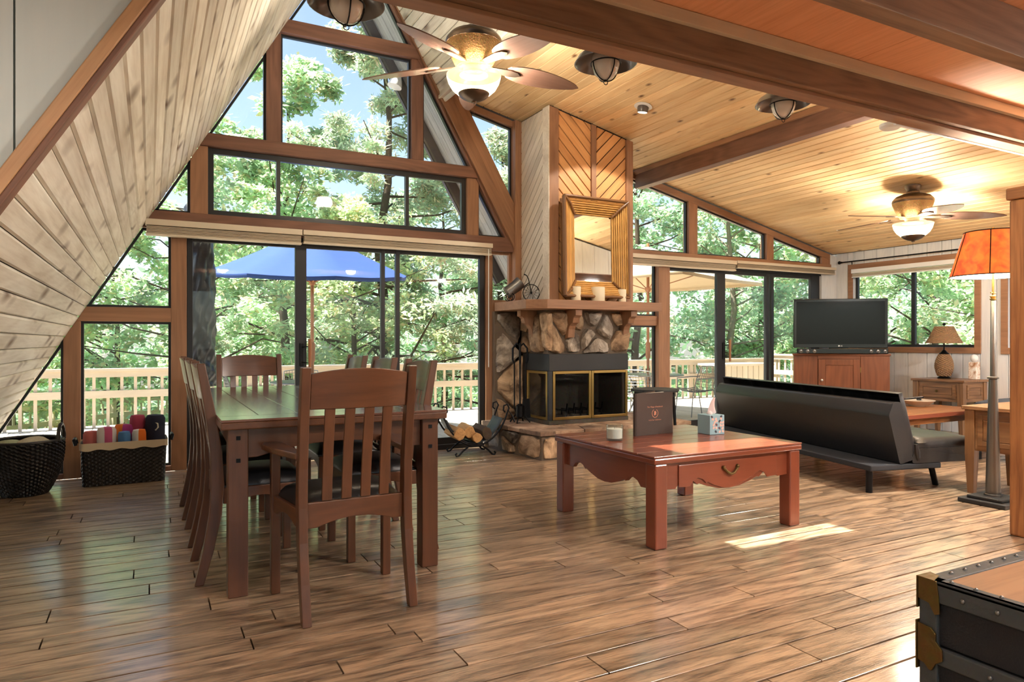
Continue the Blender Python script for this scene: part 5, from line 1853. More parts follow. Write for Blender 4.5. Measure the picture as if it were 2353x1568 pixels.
MB().lathe([(.07, 0), (.075, .008), (.06, .02), (.045, .028)], 24).obj('base', M_BLACKM, t, smooth=True)
def wl_(u):
    return (.045 + .055 * math.sin(PI * (u * .82 + .12)) ** .9, .028 + .27 * u)
mb = MB()
prof = [wl_(i / 22) for i in range(23)]
mb.lathe(prof, 72, (0, 0, 0), fn=lambda i, k, th: .004 if ((k // 3) + i) % 2 else -.003)
mb.obj('wicker_body', M_WICKW, t)
MB().lathe([(.05, .298), (.055, .306), (.03, .325), (.018, .345), (.008, .35), (.008, .44)], 20).obj('neck', M_BLACKM, t, smooth=True)
mb = MB()
prof = [(.195 - .10 * (i / 18) ** .9, .432 + .205 * i / 18) for i in range(19)]
mb.lathe(prof, 90, (0, 0, 0), cap=False, fn=lambda i, k, th: .004 if ((k // 3) + i) % 2 else -.004)
o = mb.obj('wicker_shade', M_WICKW, t)
md = o.modifiers.new('thick', 'SOLIDIFY')
md.thickness = .004
MB().tube([(0, 0, .44), (0, 0, .65)], .004, 6).sphere((0, 0, .665), .018).obj('finial', M_BLACKM, t, smooth=True)
t = thing('marble_ornament', 'veined marble block topped with a white ball on the corner table', 'ornament', (8.74, 4.715, .681))
MB().box(-.045, .045, -.045, .045, 0, .205).obj('block', M_MARBLE, t, bevel=.006)
MB().sphere((0, 0, .25), .042, 18, 12, 1.15).obj('ball', M_WHITE, t, smooth=True)

# second coffee table with bowl and remotes
t = thing('low_plank_table', 'low plank table with red edge behind the futon', 'coffee table', (6.9, 4.5, 0))
MB().box(-.72, .72, -.52, .52, .40, .418).obj('under_board', M_COF[0], t, bevel=.002)
for i in range(6):
    y0 = -.52 + i * 1.04 / 6
    MB().box(-.72, .72, y0 + .001, y0 + 1.04 / 6 - .001, .419, .442).obj('plank', M_RUST[0], t, bevel=.003)
MB().box(-.722, .722, -.524, -.5205, .402, .438).obj('red_edge', M_COF[0], t)
for sx in (-1, 1):
    MB().box(sx * .60 - .012, sx * .60 + .012, -.38, .38, .32, .399).obj('apron', M_RUST[1], t)
    for sy in (-1, 1):
        MB().box(sx * .62 - .04, sx * .62 + .04, sy * .43 - .04, sy * .43 + .04, .001, .399).obj('leg', M_RUST[2], t, bevel=.004)
for sy in (-1, 1):
    MB().box(-.58, .58, sy * .43 - .012, sy * .43 + .012, .33, .399).obj('apron', M_RUST[0], t)
t = thing('remote_bowl', 'shallow cream ceramic bowl on the low plank table', 'bowl', (7.28, 4.5, .443))
MB().lathe([(.002, 0), (.075, 0), (.08, .006), (.125, .03), (.168, .062), (.163, .066), (.12, .036), (.07, .014), (.002, .012)], 32, cap=False).obj('bowl_body', M_CERAM, t, smooth=True)
for i, (lb, dx, rz, dz, rx) in enumerate((('black remote control lying across the bowl', .0, .5, .058, .12), ('slim dark remote control tilted on the bowl rim', -.05, -.5, .075, -.1))):
    o = MB().box(-.115, .115, -.022, .022, 0, .018).obj('remote_control', M_TVB, None, bevel=.004)
    o.location = (7.28 + dx, 4.5 - .02 + .05 * i, .443 + dz)
    o.rotation_euler = (0, rx, rz)
    tag(o, lb, 'remote control', 'remotes in the bowl')

# slate ottoman beyond the end table
t = thing('slate_ottoman', 'slate grey upholstered ottoman behind the near end table', 'ottoman', (7.38, 3.42, 0))
MB().box(-.38, .38, -.42, .42, .12, .44).obj('base', M_GREYFAB, t, bevel=.03)
def otp(u, v):
    a, b = 2 * u - 1, 2 * v - 1
    e = ((1 - abs(a) ** 8) * (1 - abs(b) ** 8)) ** .4
    return Vector((a * .39, b * .43, .44 + .14 * e))
mb = MB().grid(16, 16, otp)
mb.obj('cushion', M_GREYFAB, t, smooth=True)
for sx in (-1, 1):
    for sy in (-1, 1):
        MB().box(sx * .32 - .025, sx * .32 + .025, sy * .36 - .025, sy * .36 + .025, .001, .12).obj('leg', M_BLACKM, t)

# near end table
side_table('end_table', 'brown wooden end table with tapered legs beside the floor lamp', 5.405, 6.05, 2.36, 3.01, .655, False, .33)

# floor lamp
t = thing('floor_lamp', 'grey metal floor lamp with a glowing orange mica shade', 'floor lamp', (5.235, 2.70, 0))
MB().box(-.155, .155, -.155, .155, .001, .032).obj('base', M_HOOD, t, bevel=.006)
MB().box(-.115, .115, -.115, .115, .033, .055).obj('base_step', M_HOOD, t, bevel=.006)
MB().lathe([(.052, .055), (.052, .066), (.044, .07), (.046, .08), (.026, .87), (.024, .872)], 24).obj('column', M_GREYM, t, smooth=True)
MB().lathe([(.02, .872), (.036, .876), (.036, .886), (.018, .892), (.016, 1.42), (.012, 1.425)], 20).obj('pole', M_GREYM, t, smooth=True)
MB().lathe([(.012, 1.425), (.02, 1.43), (.02, 1.438), (.012, 1.442), (.02, 1.45), (.02, 1.455), (.007, 1.462), (.007, 1.72), (.004, 1.92), (.012, 1.925), (.004, 1.94)], 16).tube([(-.03, 0, 1.478), (.03, 0, 1.478)], .005, 6).obj('switch_stem', M_BRASS, t, smooth=True)
NS = 10
r0, r1, za, zb = .262, .175, 1.595, 1.905
mb = MB()
mb.lathe([(r0, za), (r1, zb)], 40, cap=False)
mb.obj('lamp_shade', M_SHADE, t, smooth=True)
mb = MB()
mb.lathe([(r0 - .004, za), (r1 - .004, zb)], 40, cap=False)
mb.obj('shade_lining', M_SHADEIN, t, smooth=True)
mb = MB()
for (r, z) in ((r0, za), (r1, zb)):
    mb.tube([(r * math.cos(a), r * math.sin(a), z) for a in [2 * PI * i / 40 for i in range(40)]], .004, 6, closed=True)
for i in range(6):
    a = 2 * PI * i / 6 + 3.55
    mb.tube([((r0 + .001) * math.cos(a), (r0 + .001) * math.sin(a), za), ((r1 + .001) * math.cos(a), (r1 + .001) * math.sin(a), zb)], .0035, 5)
for a in (0, 2 * PI / 3, 4 * PI / 3):
    mb.tube([(0, 0, zb - .01), (r1 * math.cos(a), r1 * math.sin(a), zb - .002)], .003, 5)
mb.obj('shade_ribs', M_BLACKM, t)

# tall rustic cabinet at the right edge
t = thing('rustic_cabinet', 'tall rustic old pine cabinet cut off at the right edge', 'cabinet', (4.46, 2.215, 0))
MB().box(0, .10, -.11, 0, .001, 1.965).obj('corner_post', M_RUST[2], t, bevel=.012)
MB().box(.012, .55, -1.12, -.012, .05, 1.95).obj('carcass', M_RUST[2], t)
MB().box(-.012, .56, -1.14, .012, 1.966, 2.035).obj('top_rail', M_RUST[1], t, bevel=.008)
MB().box(.0, .10, -1.13, -1.03, .001, 1.965).obj('corner_post', M_RUST[2], t, bevel=.012)
d = MB().box(.0, .011, -1.02, -.118, .12, 1.93).obj('door', M_RUST[2], t, bevel=.004)
MB().box(-.006, .0, -.128, -.105, .62, .70).box(-.006, .0, -.128, -.105, 1.5, 1.58).obj('hinge', M_BLACKM, d)

# steamer trunk
t = thing('steamer_trunk', 'black steamer trunk with wooden lid and brass corners in the foreground', 'trunk', (1.69, 1.035, 0))
TL, TD, TH2 = .95, .80, .55
lidz = .40
MB().box(.006, TL - .006, -TD + .006, -.006, .001, lidz - .003).obj('trunk_body', M_TRUNK, t, bevel=.004)
lid = MB().box(.006, TL - .006, -TD + .006, -.006, lidz, TH2 - .004).obj('lid', M_TRUNK, t, bevel=.004)
MB().box(.04, TL - .04, -TD + .04, -.04, TH2 - .004, TH2 + .003).obj('lid_board', M_TTOP, lid)
mb = MB()
for (y0, y1) in ((-TD, -TD + .045), (-.045, 0)):
    mb.box(0, TL, y0, y1, TH2 - .005, TH2 + .006)
for (x0, x1) in ((0, .012), (TL - .012, TL)):
    mb.box(x0 - .004, x1 + .004, -TD, 0, TH2 - .045, TH2 + .006)
    mb.box(x0 - .004, x1 + .004, -TD, 0, lidz - .045, lidz - .004)
    mb.box(x0 - .004, x1 + .004, -TD, 0, lidz - .002, lidz + .018) if False else None
    mb.box(x0 - .004, x1 + .004, -.04, .004, .001, TH2 - .04)
mb.box(-.004, .035, -TD, 0, TH2 - .006, TH2 + .006)
mb.box(0, TL, -.002, .005, lidz - .04, lidz + .02)
mb.obj('edge_binding', M_TRIM, t, bevel=.005)
mb = MB()
for x, y, s in ((0, 0, 1),):
    mb.prism([(-.006, TH2 + .009), (-.006, TH2 - .07)] and [(.004, TH2 + .008), (.004, TH2 - .045), (-.022, TH2 - .05), (-.036, TH2 - .075), (-.048, TH2 - .07), (-.046, TH2 - .03), (-.04, TH2 + .008)], 'x', -.008, -.0035)
    mb.prism([(-.008, -.035), (-.008, .008), (.05, .008), (.04, -.02)], 'z', TH2 + .0065, TH2 + .009)
    mb.box(-.008, .05, .0055, .009, TH2 - .07, TH2 + .009)
mb.prism([(.004, lidz + .045), (-.028, lidz + .042), (-.04, lidz + .03), (-.04, lidz + .012), (-.055, lidz - .005), (-.056, lidz - .03), (-.04, lidz - .042), (-.03, lidz - .062), (-.024, lidz - .062), (-.012, lidz - .05), (.004, lidz - .046)], 'x', -.0105, -.0045)
mb.box(-.0105, .05, .0055, .0095, lidz - .07, lidz + .05)
mb.obj('brass_fittings', M_OLDB, t, bevel=.0015)
mb = MB()
for i in range(9):
    mb.sphere((-.0045, -.10 - i * .075, TH2 - .022), .006, 8, 5)
    mb.sphere((.022, -.06 - i * .055, TH2 + .006), .0055, 8, 5)
for i in range(14):
    mb.sphere((.09 + i * .06, -.02, TH2 + .006), .0055, 8, 5)
for i in range(3):
    mb.sphere((-.0045, -.16 - i * .22, lidz - .025), .006, 8, 5)
mb.obj('rivets', M_GREYM, t, smooth=True)

# ------------------------------------------------------------------ ceiling fans and fixed lamps
def point(name, loc, power, col, rad, parent=None):
    d = bpy.data.lights.new(name, 'POINT')
    d.energy = power
    d.color = col
    d.shadow_soft_size = rad
    o = bpy.data.objects.new(name, d)
    COL.objects.link(o)
    if parent is not None:
        o.parent = parent
    o.location = loc
    return o
WARM = (1.0, 0.92, 0.80)
def fan(label, loc, base_ang, rod, tiltroof, power):
    """origin is the blade plane"""
    t = thing('ceiling_fan', label, 'ceiling fan', loc, 0, 'ceiling fans')
    prof = [(.001, .262), (.05, .26), (.062, .25), (.065, .232), (.11, .222), (.165, .20), (.195, .165), (.20, .15), (.197, .13)]
    MB().lathe(prof, 36, cap=False).obj('motor_cap', M_BRONZE, t, smooth=True)
    MB().lathe([(.196, .13), (.185, .10), (.165, .05), (.14, .0), (.12, -.03), (.10, -.035)], 36, cap=False, fn=lambda i, k, th: .002 * math.sin(k * 9)).obj('rope_housing', M_ROPE, t, smooth=True)
    MB().lathe([(.10, -.034), (.085, -.04), (.07, -.06), (.09, -.075), (.10, -.085)], 28, cap=False).obj('light_fitter', M_BRONZE, t, smooth=True)
    MB().lathe([(.193, -.085), (.190, -.10), (.178, -.14), (.155, -.18), (.12, -.212), (.10, -.222)], 40, cap=False).obj('glass_bowl', M_BOWL, t, smooth=True)
    MB().lathe([(.112, -.214), (.105, -.228), (.085, -.245), (.05, -.262), (.02, -.27), (.014, -.28), (.001, -.282)], 32, cap=False).obj('bowl_cap', M_BRONZE, t, smooth=True)
    MB().tube([(.0, 0, -.28), (.002, 0, -.36)], .0014, 5).obj('pull_chain', M_BRONZE, t)
    MB().tube([(0, 0, .25), (0, 0, rod)], .0155, 12).obj('down_rod', M_BRONZE, t, smooth=True)
    MB().lathe([(.03, rod - .085), (.04, rod - .08), (.06, rod - .03), (.078, rod - .005), (.08, rod + tiltroof)], 28).obj('canopy', M_BRONZE, t, smooth=True)
    L0, L1 = .235, .845
    pts = []
    n = 18
    def half(u):
        return .098 * (math.sin(PI * min(1, u * .98 + .02) ** .72) ** .62) if 0 < u < 1 else 0.0
    up = [(L0 + (L1 - L0) * i / n, half(i / n) + (.018 if i < 1 else 0)) for i in range(n + 1)]
    outline = up + [(x, -w) for x, w in reversed(up[:-1])]
    bme = None
    for k in range(5):
        a = base_ang + k * 2 * PI / 5
        M = Matrix.Rotation(a, 4, 'Z') @ Matrix.Translation((0, 0, -.005)) @ Matrix.Rotation(math.radians(-13), 4, 'X') @ Matrix.Rotation(math.radians(3), 4, 'Y')
        if bme is None:
            bme = MB().prism(outline, 'z', -.004, .004).mesh('blade')
            bme.materials.append(M_BLADE)
            ime = MB().prism([(.10, -.02), (.20, -.03), (.27, -.036), (.33, -.026), (.36, 0), (.33, .026), (.27, .036), (.20, .03), (.10, .02)], 'z', -.014, -.0045).mesh('blade_iron')
            ime.materials.append(M_BRONZE)
        b = mobj('blade', bme, M_BLADE, t, mw=M)
        mobj('blade_iron', ime, M_BRONZE, b)
    point('fan_light', (0, 0, -.13), power, WARM, .1, t)
    return t
fan('ceiling fan hung on a long rod near the gable windows, bowl lamp lit', (2.02, 4.42, 3.10), math.radians(69), 1.62, .09, 240)
fan('ceiling fan close under the golden boards of the lounge', (7.15, 4.47, 2.47), math.radians(-46), .30, .02, 170)

def barn_light(x, label):
    t = thing('barn_light', label, 'lamp', (x, 2.79, 2.43), 0, 'barn lights behind the loft beam')
    MB().lathe([(.035, .185), (.05, .17), (.09, .145), (.135, .115), (.155, .08), (.150, .078), (.13, .108), (.085, .135), (.03, .15)], 32, cap=False).obj('shade', M_SHELL, t, smooth=True)
    MB().lathe([(.001, 0), (.03, .006), (.055, .03), (.068, .07), (.07, .11), (.055, .135)], 28, cap=False).obj('globe', M_GLOBE, t, smooth=True)
    mb = MB()
    for a in (0, PI / 2):
        pts = [(.074 * math.cos(b) * math.cos(a), .074 * math.cos(b) * math.sin(a), .08 - .086 * math.sin(b)) for b in [PI * i / 14 for i in range(15)]]
        mb.tube(pts, .003, 6)
    mb.tube([(.074 * math.cos(b), .074 * math.sin(b), .08) for b in [2 * PI * i / 28 for i in range(28)]], .003, 6, closed=True)
    mb.tube([(.012 * math.cos(b), 0, -.012 + .012 * math.sin(b)) for b in [2 * PI * i / 12 for i in range(12)]], .002, 5, closed=True)
    mb.obj('wire_cage', M_BLACKM, t, smooth=True)
    MB().tube([(0, 0, .16), (0, 0, .22), (0, -.06, .25), (0, -.215, .25)], .014, 10).obj('arm', M_SHELL, t, smooth=True)
    MB().lathe([(.001, 0), (.05, 0), (.05, .012), (.001, .014)], 20, cap=False).obj('wall_plate', M_SHELL, t, mw=Matrix.Translation((0, -.238, .25)) @ Matrix.Rotation(-PI / 2, 4, 'X'))
    return t
barn_light(.705, 'caged barn light at the top in front of the peak window')
barn_light(1.99, 'caged barn light behind the loft beam above the chimney')
barn_light(3.24, 'caged barn light behind the loft beam near the purlin')

t = thing('eyeball_light', 'small recessed eyeball lamp lit in the golden board ceiling', 'ceiling light', (4.25, 5.335, shed(4.25) - .004))
Ms = frame((0, 0, 0), (0, 1, 0), Vector(ns).cross(Vector((0, 1, 0))), ns)
MB().lathe([(.052, .0), (.085, .0), (.088, .006), (.06, .014), (.052, .012)], 28, cap=False, closed=True).obj('trim_ring', M_WHITE, t, smooth=True, mw=Ms)
Me = Matrix.Translation((0, 0, -.008)) @ Vector((-.05, .16, -1)).normalized().to_track_quat('Z', 'Y').to_matrix().to_4x4()
MB().lathe([(.001, -.02), (.052, -.01), (.056, .012), (.05, .05), (.047, .055)], 24, cap=False).obj('eyeball', M_SHELL, t, smooth=True, mw=Me)
MB().lathe([(.001, .048), (.046, .05), (.046, .053), (.001, .054)], 24, cap=False).obj('lamp_face', M_LED, t, mw=Me)
sd = bpy.data.lights.new('eyeball_spot', 'SPOT')
sd.energy = 38
sd.color = WARM
sd.spot_size = math.radians(110)
sd.shadow_soft_size = .04
so = bpy.data.objects.new('eyeball_spot', sd)
COL.objects.link(so)
so.parent = t
so.location = (-.004, .012, -.075)
so.rotation_euler = (-Vector((-.05, .16, -1))).normalized().to_track_quat('Z', 'Y').to_euler()
point('floor_lamp_bulb', (5.235, 2.70, 1.74), 110, WARM, .06)
# white smoke alarm beside the loft wall
t = thing('smoke_alarm', 'round white smoke alarm beside the loft wall', 'smoke alarm', (4.03, 2.66, 2.445))
MB().lathe([(.001, 0), (.05, 0), (.062, .012), (.062, .03), (.001, .032)], 28, cap=False).obj('case', M_WHITE, t, smooth=True)
MB().tube([(0, -.088, .02), (0, -.03, .02)], .01, 8).obj('mount', M_WHITE, t)
# unseen fill lamps added under the loft behind the camera to brighten the room
for i, (x, y) in enumerate(((-1.0, .45), (1.2, -.4), (3.4, .45), (5.6, -.4), (7.4, 1.2))):
    t = thing('loft_fill_lamp', ('unseen fill lamp added under the loft nearest the grey wall', 'unseen fill lamp added under the loft behind the camera', 'unseen fill lamp added under the loft right of the camera', 'unseen fill lamp added under the loft towards the lounge', 'unseen fill lamp added under the loft by the lounge wall')[i], 'ceiling light', (x, y, LOFTZ), 0, 'added fill lamps under the loft')
    MB().lathe([(.001, -.05), (.08, -.045), (.11, -.025), (.115, -.001), (.001, -.001)], 24, cap=False).obj('diffuser', M_LED, t, smooth=True)
    point('fill_light', (0, 0, -.14), (26, 34, 105, 150, 170)[i], (1.0, .94, .86), .1, t)

# ------------------------------------------------------------------ outdoors
DZ = -.15
YR = 11.9
deck = struct('deck', 'grey board deck outside the glass doors', 'deck', MB().box(-6, 14.2, YO, YR + .3, DZ - .25, DZ - .026).obj('deck', M_DARKBACK))
x = -6.0
while x < 14.2:
    put_board(deck, 'deck_board', frame((x + .07, (YO + YR + .3) / 2, DZ), (0, 1, 0), (-1, 0, 0), (0, 0, 1)), YR + .3 - YO, .136, .025, M_DECK, .003)
    x += .142
ground = struct('ground', 'wooded ground sloping away below the deck', 'ground', MB().grid(30, 30, lambda u, v: Vector((-45 + 110 * u, 6.9 + 75 * v, -2.2 - 2.5 * v + .5 * math.sin(9 * u) * math.sin(7 * v)))).obj('ground', M_GRASS, smooth=True))

def railing(label, a, b, z, h, sp=.18, post_sp=2.4, wide=.16):
    a, b = Vector(a), Vector(b)
    d = b - a
    L = d.length
    ang = math.atan2(d.y, d.x)
    t = thing('deck_railing', label, 'railing', (a.x, a.y, z), ang)
    MB().box(-.02, L + .02, -wide / 2, wide / 2, h - .04, h).obj('cap_rail', M_RAIL[0], t, bevel=.004)
    MB().box(0, L, -.045, -.01, h - .13, h - .041).obj('top_rail', M_RAIL[0], t)
    MB().box(0, L, -.045, -.01, h * .50, h * .50 + .11).obj('mid_rail', M_RAIL[0], t)
    np_ = max(1, round(L / post_sp))
    for i in range(np_ + 1):
        x = L * i / np_
        x = min(max(x, .05), L - .05)
        MB().box(x - .05, x + .05, -.009, .075, 0.001, h - .041).obj('post', M_RAIL[2], t)
    me = MB().box(-.021, .021, -.012, .014, 0.001, h - .041).mesh('baluster')
    me.materials.append(M_RAIL[2])
    n = int(L / sp)
    for i in range(1, n):
        x = i * sp
        if min(abs(x - L * k / np_) for k in range(np_ + 1)) > .075:
            mobj('baluster', me, M_RAIL[2], t, loc=(x, .004, 0))
    return t
railing('long deck railing facing the woods beyond the dining door', (-5.6, YR), (13.2, YR), DZ, .88)
railing('side deck railing behind the television end of the deck', (13.35, YR - .1), (13.35, 7.3), DZ, .98)
railing('lower stair railing seen through the left panes', (-4.4, 14.2), (-.7, 18.4), -1.1, .95)
railing('lower landing railing beyond the stair railing', (-.55, 18.5), (3.6, 18.5), -1.1, .95)
t = thing('deck_bench', 'pale wooden bench box built against the deck corner', 'bench', (11.6, YR - .55, DZ))
MB().box(-.75, .9, -.35, .35, .74, .79).obj('bench_top', M_RAIL[0], t, bevel=.004)
for i in range(9):
    MB().box(-.7 + i * .165, -.55 + i * .165, -.30, -.28, .001, .739).obj('board', M_RAIL[2], t)
t = thing('birdhouse', 'pale green birdhouse hung on the deck railing', 'birdhouse', (-1.95, YR - .13, .42))
MB().prism([(-.08, 0), (.08, 0), (.08, .24), (0, .30), (-.08, .24)], 'y', -.075, .075).obj('box', M_BIRD, t, bevel=.004)
MB().lathe([(.001, 0), (.02, 0), (.02, .004), (.001, .004)], 14, cap=False).obj('hole', M_BLACKM, t, mw=Matrix.Translation((0, -.078, .17)) @ Matrix.Rotation(PI / 2, 4, 'X'))
t = thing('flood_light', 'white flood lamp fixed on the roof overhang', 'outdoor lamp', (2.395, 7.26, 4.02))
MB().tube([(.13, .04, .13), (.09, 0, .11), (.05, -.02, .07), (.02, -.02, .03)], [.02, .02, .022, .03], 10).obj('arm', M_WHITE, t, smooth=True)
MB().lathe([(.03, .05), (.045, .02), (.075, -.06), (.08, -.10), (.001, -.115)], 20, cap=False).obj('lamp_head', M_WHITE, t, smooth=True, mw=Matrix.Rotation(math.radians(18), 4, 'Y'))

def umbrella(label, cx_, cy_, z_rim, z_top, R_, n, mat, rot, pole_r=.024, tilt=(0, 0)):
    def tz(x, y):
        return tilt[0] * x + tilt[1] * y
    t = thing('patio_umbrella', label, 'umbrella', (cx_, cy_, DZ), rot)
    zr, ztp = z_rim - DZ, z_top - DZ
    mb = MB()
    m = 6
    apex = None
    V = []
    for i in range(1, m + 1):
        f = i / m
        ring = []
        for k in range(n * 4):
            a = 2 * PI * k / (n * 4)
            loc = (k % 4) / 4
            e = 1 - .10 * math.sin(PI * loc) if True else 1
            seg = math.cos(PI / n) / math.cos((a % (2 * PI / n)) - PI / n)
            sag = .035 * math.sin(PI * f) + .02 * math.sin(PI * loc) * f
            xx, yy = R_ * f * seg * math.cos(a), R_ * f * seg * math.sin(a)
            ring.append(mb.bm.verts.new((xx, yy, ztp - (ztp - zr) * f - sag + tz(xx, yy))))
        V.append(ring)
    top = mb.bm.verts.new((0, 0, ztp))
    N_ = n * 4
    for k in range(N_):
        mb.bm.faces.new((top, V[0][k], V[0][(k + 1) % N_]))
    for A, Bv in zip(V[:-1], V[1:]):
        for k in range(N_):
            mb.bm.faces.new((A[k], Bv[k], Bv[(k + 1) % N_], A[(k + 1) % N_]))
    # valance
    W_ = [mb.bm.verts.new(v.co + Vector((0, 0, -.05))) for v in V[-1]]
    for k in range(N_):
        mb.bm.faces.new((V[-1][k], W_[k], W_[(k + 1) % N_], V[-1][(k + 1) % N_]))
    o = mb.obj('canopy', mat, t, smooth=True, ang=25)
    md = o.modifiers.new('thick', 'SOLIDIFY')
    md.thickness = .006
    MB().tube([(0, 0, .001), (0, 0, ztp + .05)], pole_r, 12).obj('pole', M_TEAK[2], t, smooth=True)
    MB().lathe([(.001, 0), (.24, 0), (.24, .05), (.05, .08), (.04, .3)], 24).obj('base', M_HOOD, t, smooth=True)
    for k in range(n):
        a = 2 * PI * k / n
        MB().tube([(.03 * math.cos(a), .03 * math.sin(a), ztp - .06), (R_ * .96 * math.cos(a), R_ * .96 * math.sin(a), zr - .03 + tz(R_ * .96 * math.cos(a), R_ * .96 * math.sin(a)))], .011, 6).obj('rib', M_TEAK[0], t)
        MB().tube([(.03 * math.cos(a), .03 * math.sin(a), zr - .12), (R_ * .55 * math.cos(a), R_ * .55 * math.sin(a), ztp - (ztp - zr) * .55 - .06 + tz(R_ * .55 * math.cos(a), R_ * .55 * math.sin(a)))], .009, 6).obj('strut', M_TEAK[0], t)
    MB().lathe([(.03, zr - .16), (.045, zr - .14), (.045, zr - .09), (.03, zr - .08)], 14).obj('runner', M_TEAK[2], t, smooth=True)
    MB().lathe([(.03, 1.0), (.04, 1.02), (.04, 1.25), (.03, 1.27)], 14).obj('crank_collar', M_TEAK[2], t, smooth=True)
    return t
umbrella('blue patio umbrella open over the deck table', 1.98, 9.7, 2.07, 2.74, 1.36, 8, M_BLUEU, 0.0, tilt=(.022, .105))
umbrella('cream patio umbrella beyond the lounge glass door', 7.35, 9.1, 2.12, 2.72, 1.95, 4, M_TANU, PI / 4 + .35)

# covered folded umbrella close outside the left glass
t = thing('covered_umbrella', 'folded umbrella under a wrinkled black cover outside the left glass', 'umbrella', (.43, 7.75, DZ))
def cov(i, k, th):
    return .014 * math.sin(5 * th + i * .8) + .009 * math.sin(11 * th - i * 1.3)
prof = [(.19, .83), (.205, .90), (.185, 1.0), (.165, 1.1), (.16, 1.3), (.165, 1.5), (.16, 1.8), (.15, 2.1), (.14, 2.4), (.11, 2.65), (.04, 2.8), (.01, 2.82)]
pp = []
for (a, b) in zip(prof[:-1], prof[1:]):
    for j in range(4):
        pp.append((a[0] + (b[0] - a[0]) * j / 4, a[1] + (b[1] - a[1]) * j / 4))
MB().lathe(pp, 48, cap=False, fn=cov).obj('cover', M_COVER, t, smooth=True, ang=70)
MB().tube([(0, 0, .001), (0, 0, 1.2)], .03, 10).obj('pole', M_GREYM, t, smooth=True)
MB().lathe([(.001, 0), (.26, 0), (.26, .05), (.05, .09)], 24).obj('base', M_HOOD, t, smooth=True)

def wire_chair(loc, rz, label):
    t = thing('wire_chair', label, 'patio chair', (*loc, DZ), rz, 'wire chairs on the deck')
    mb = MB()
    def P(u, v):
        # u across, v from front of the seat up the back
        a = 2 * u - 1
        w = .25 + .03 * math.sin(v * PI)
        if v < .5:
            f = v / .5
            y, z = .22 - .42 * f, .43 - .03 * math.sin(PI * f)
        else:
            f = (v - .5) / .5
            y, z = -.20 - .12 * f, .43 + .42 * f
        return (a * w, y + .05 * a * a * (v > .5), z + .05 * a * a * (1 if v < .5 else .4) - .04 * a * a * max(0, v - .8) * 5)
    nw = 13
    for i in range(nw):
        u = i / (nw - 1)
        mb.tube([P(u, j / 14) for j in range(15)], .0035 if 0 < i < nw - 1 else .008, 5)
    for j in range(0, 19):
        v = j / 18
        mb.tube([P(k / 8, v) for k in range(9)], .0035 if 0 < j < 18 else .008, 5)
    mb.obj('wire_shell', M_WIRE, t)
    for sx in (-1, 1):
        MB().tube([(sx * .24, .2, .44), (sx * .26, .25, .001)], .009, 6).obj('leg', M_WIRE, t)
        MB().tube([(sx * .24, -.2, .44), (sx * .27, -.3, .001)], .009, 6).obj('leg', M_WIRE, t)
        MB().tube([(sx * .25, .2, .44), (sx * .30, .18, .64), (sx * .30, -.1, .66), (sx * .27, -.26, .66)], .009, 6).obj('arm', M_WIRE, t, smooth=True)
    return t
def patio_table(loc, r, label):
    t = thing('patio_table', label, 'patio table', (*loc, DZ), 0)
    MB().lathe([(.001, .715), (r, .715), (r + .01, .725), (r, .735), (.001, .735)], 40, cap=False).obj('tabletop', M_WIRE, t, smooth=True)
    for k in range(4):
        a = PI / 4 + k * PI / 2
        MB().tube([(r * .55 * math.cos(a), r * .55 * math.sin(a), .714), (r * .3 * math.cos(a), r * .3 * math.sin(a), .4), (r * .62 * math.cos(a), r * .62 * math.sin(a), .001)], .014, 8).obj('leg', M_WIRE, t, smooth=True)
patio_table((1.98, 9.7), .55, 'round wire patio table under the blue umbrella')
patio_table((7.35, 9.1), .58, 'round wire patio table under the cream umbrella')
wire_chair((8.35, 9.05), math.radians(80), 'wire patio chair right of the timber post beyond the lounge door')
wire_chair((7.1, 10.15), math.radians(175), 'wire patio chair behind the cream umbrella table')
wire_chair((6.75, 8.55), math.radians(-60), 'wire patio chair left of the cream umbrella table')
wire_chair((1.15, 9.75), math.radians(-95), 'wire patio chair left of the blue umbrella table')
wire_chair((2.05, 10.6), math.radians(180), 'wire patio chair on the far side of the blue umbrella table')
wire_chair((2.85, 9.6), math.radians(90), 'wire patio chair right of the blue umbrella table')

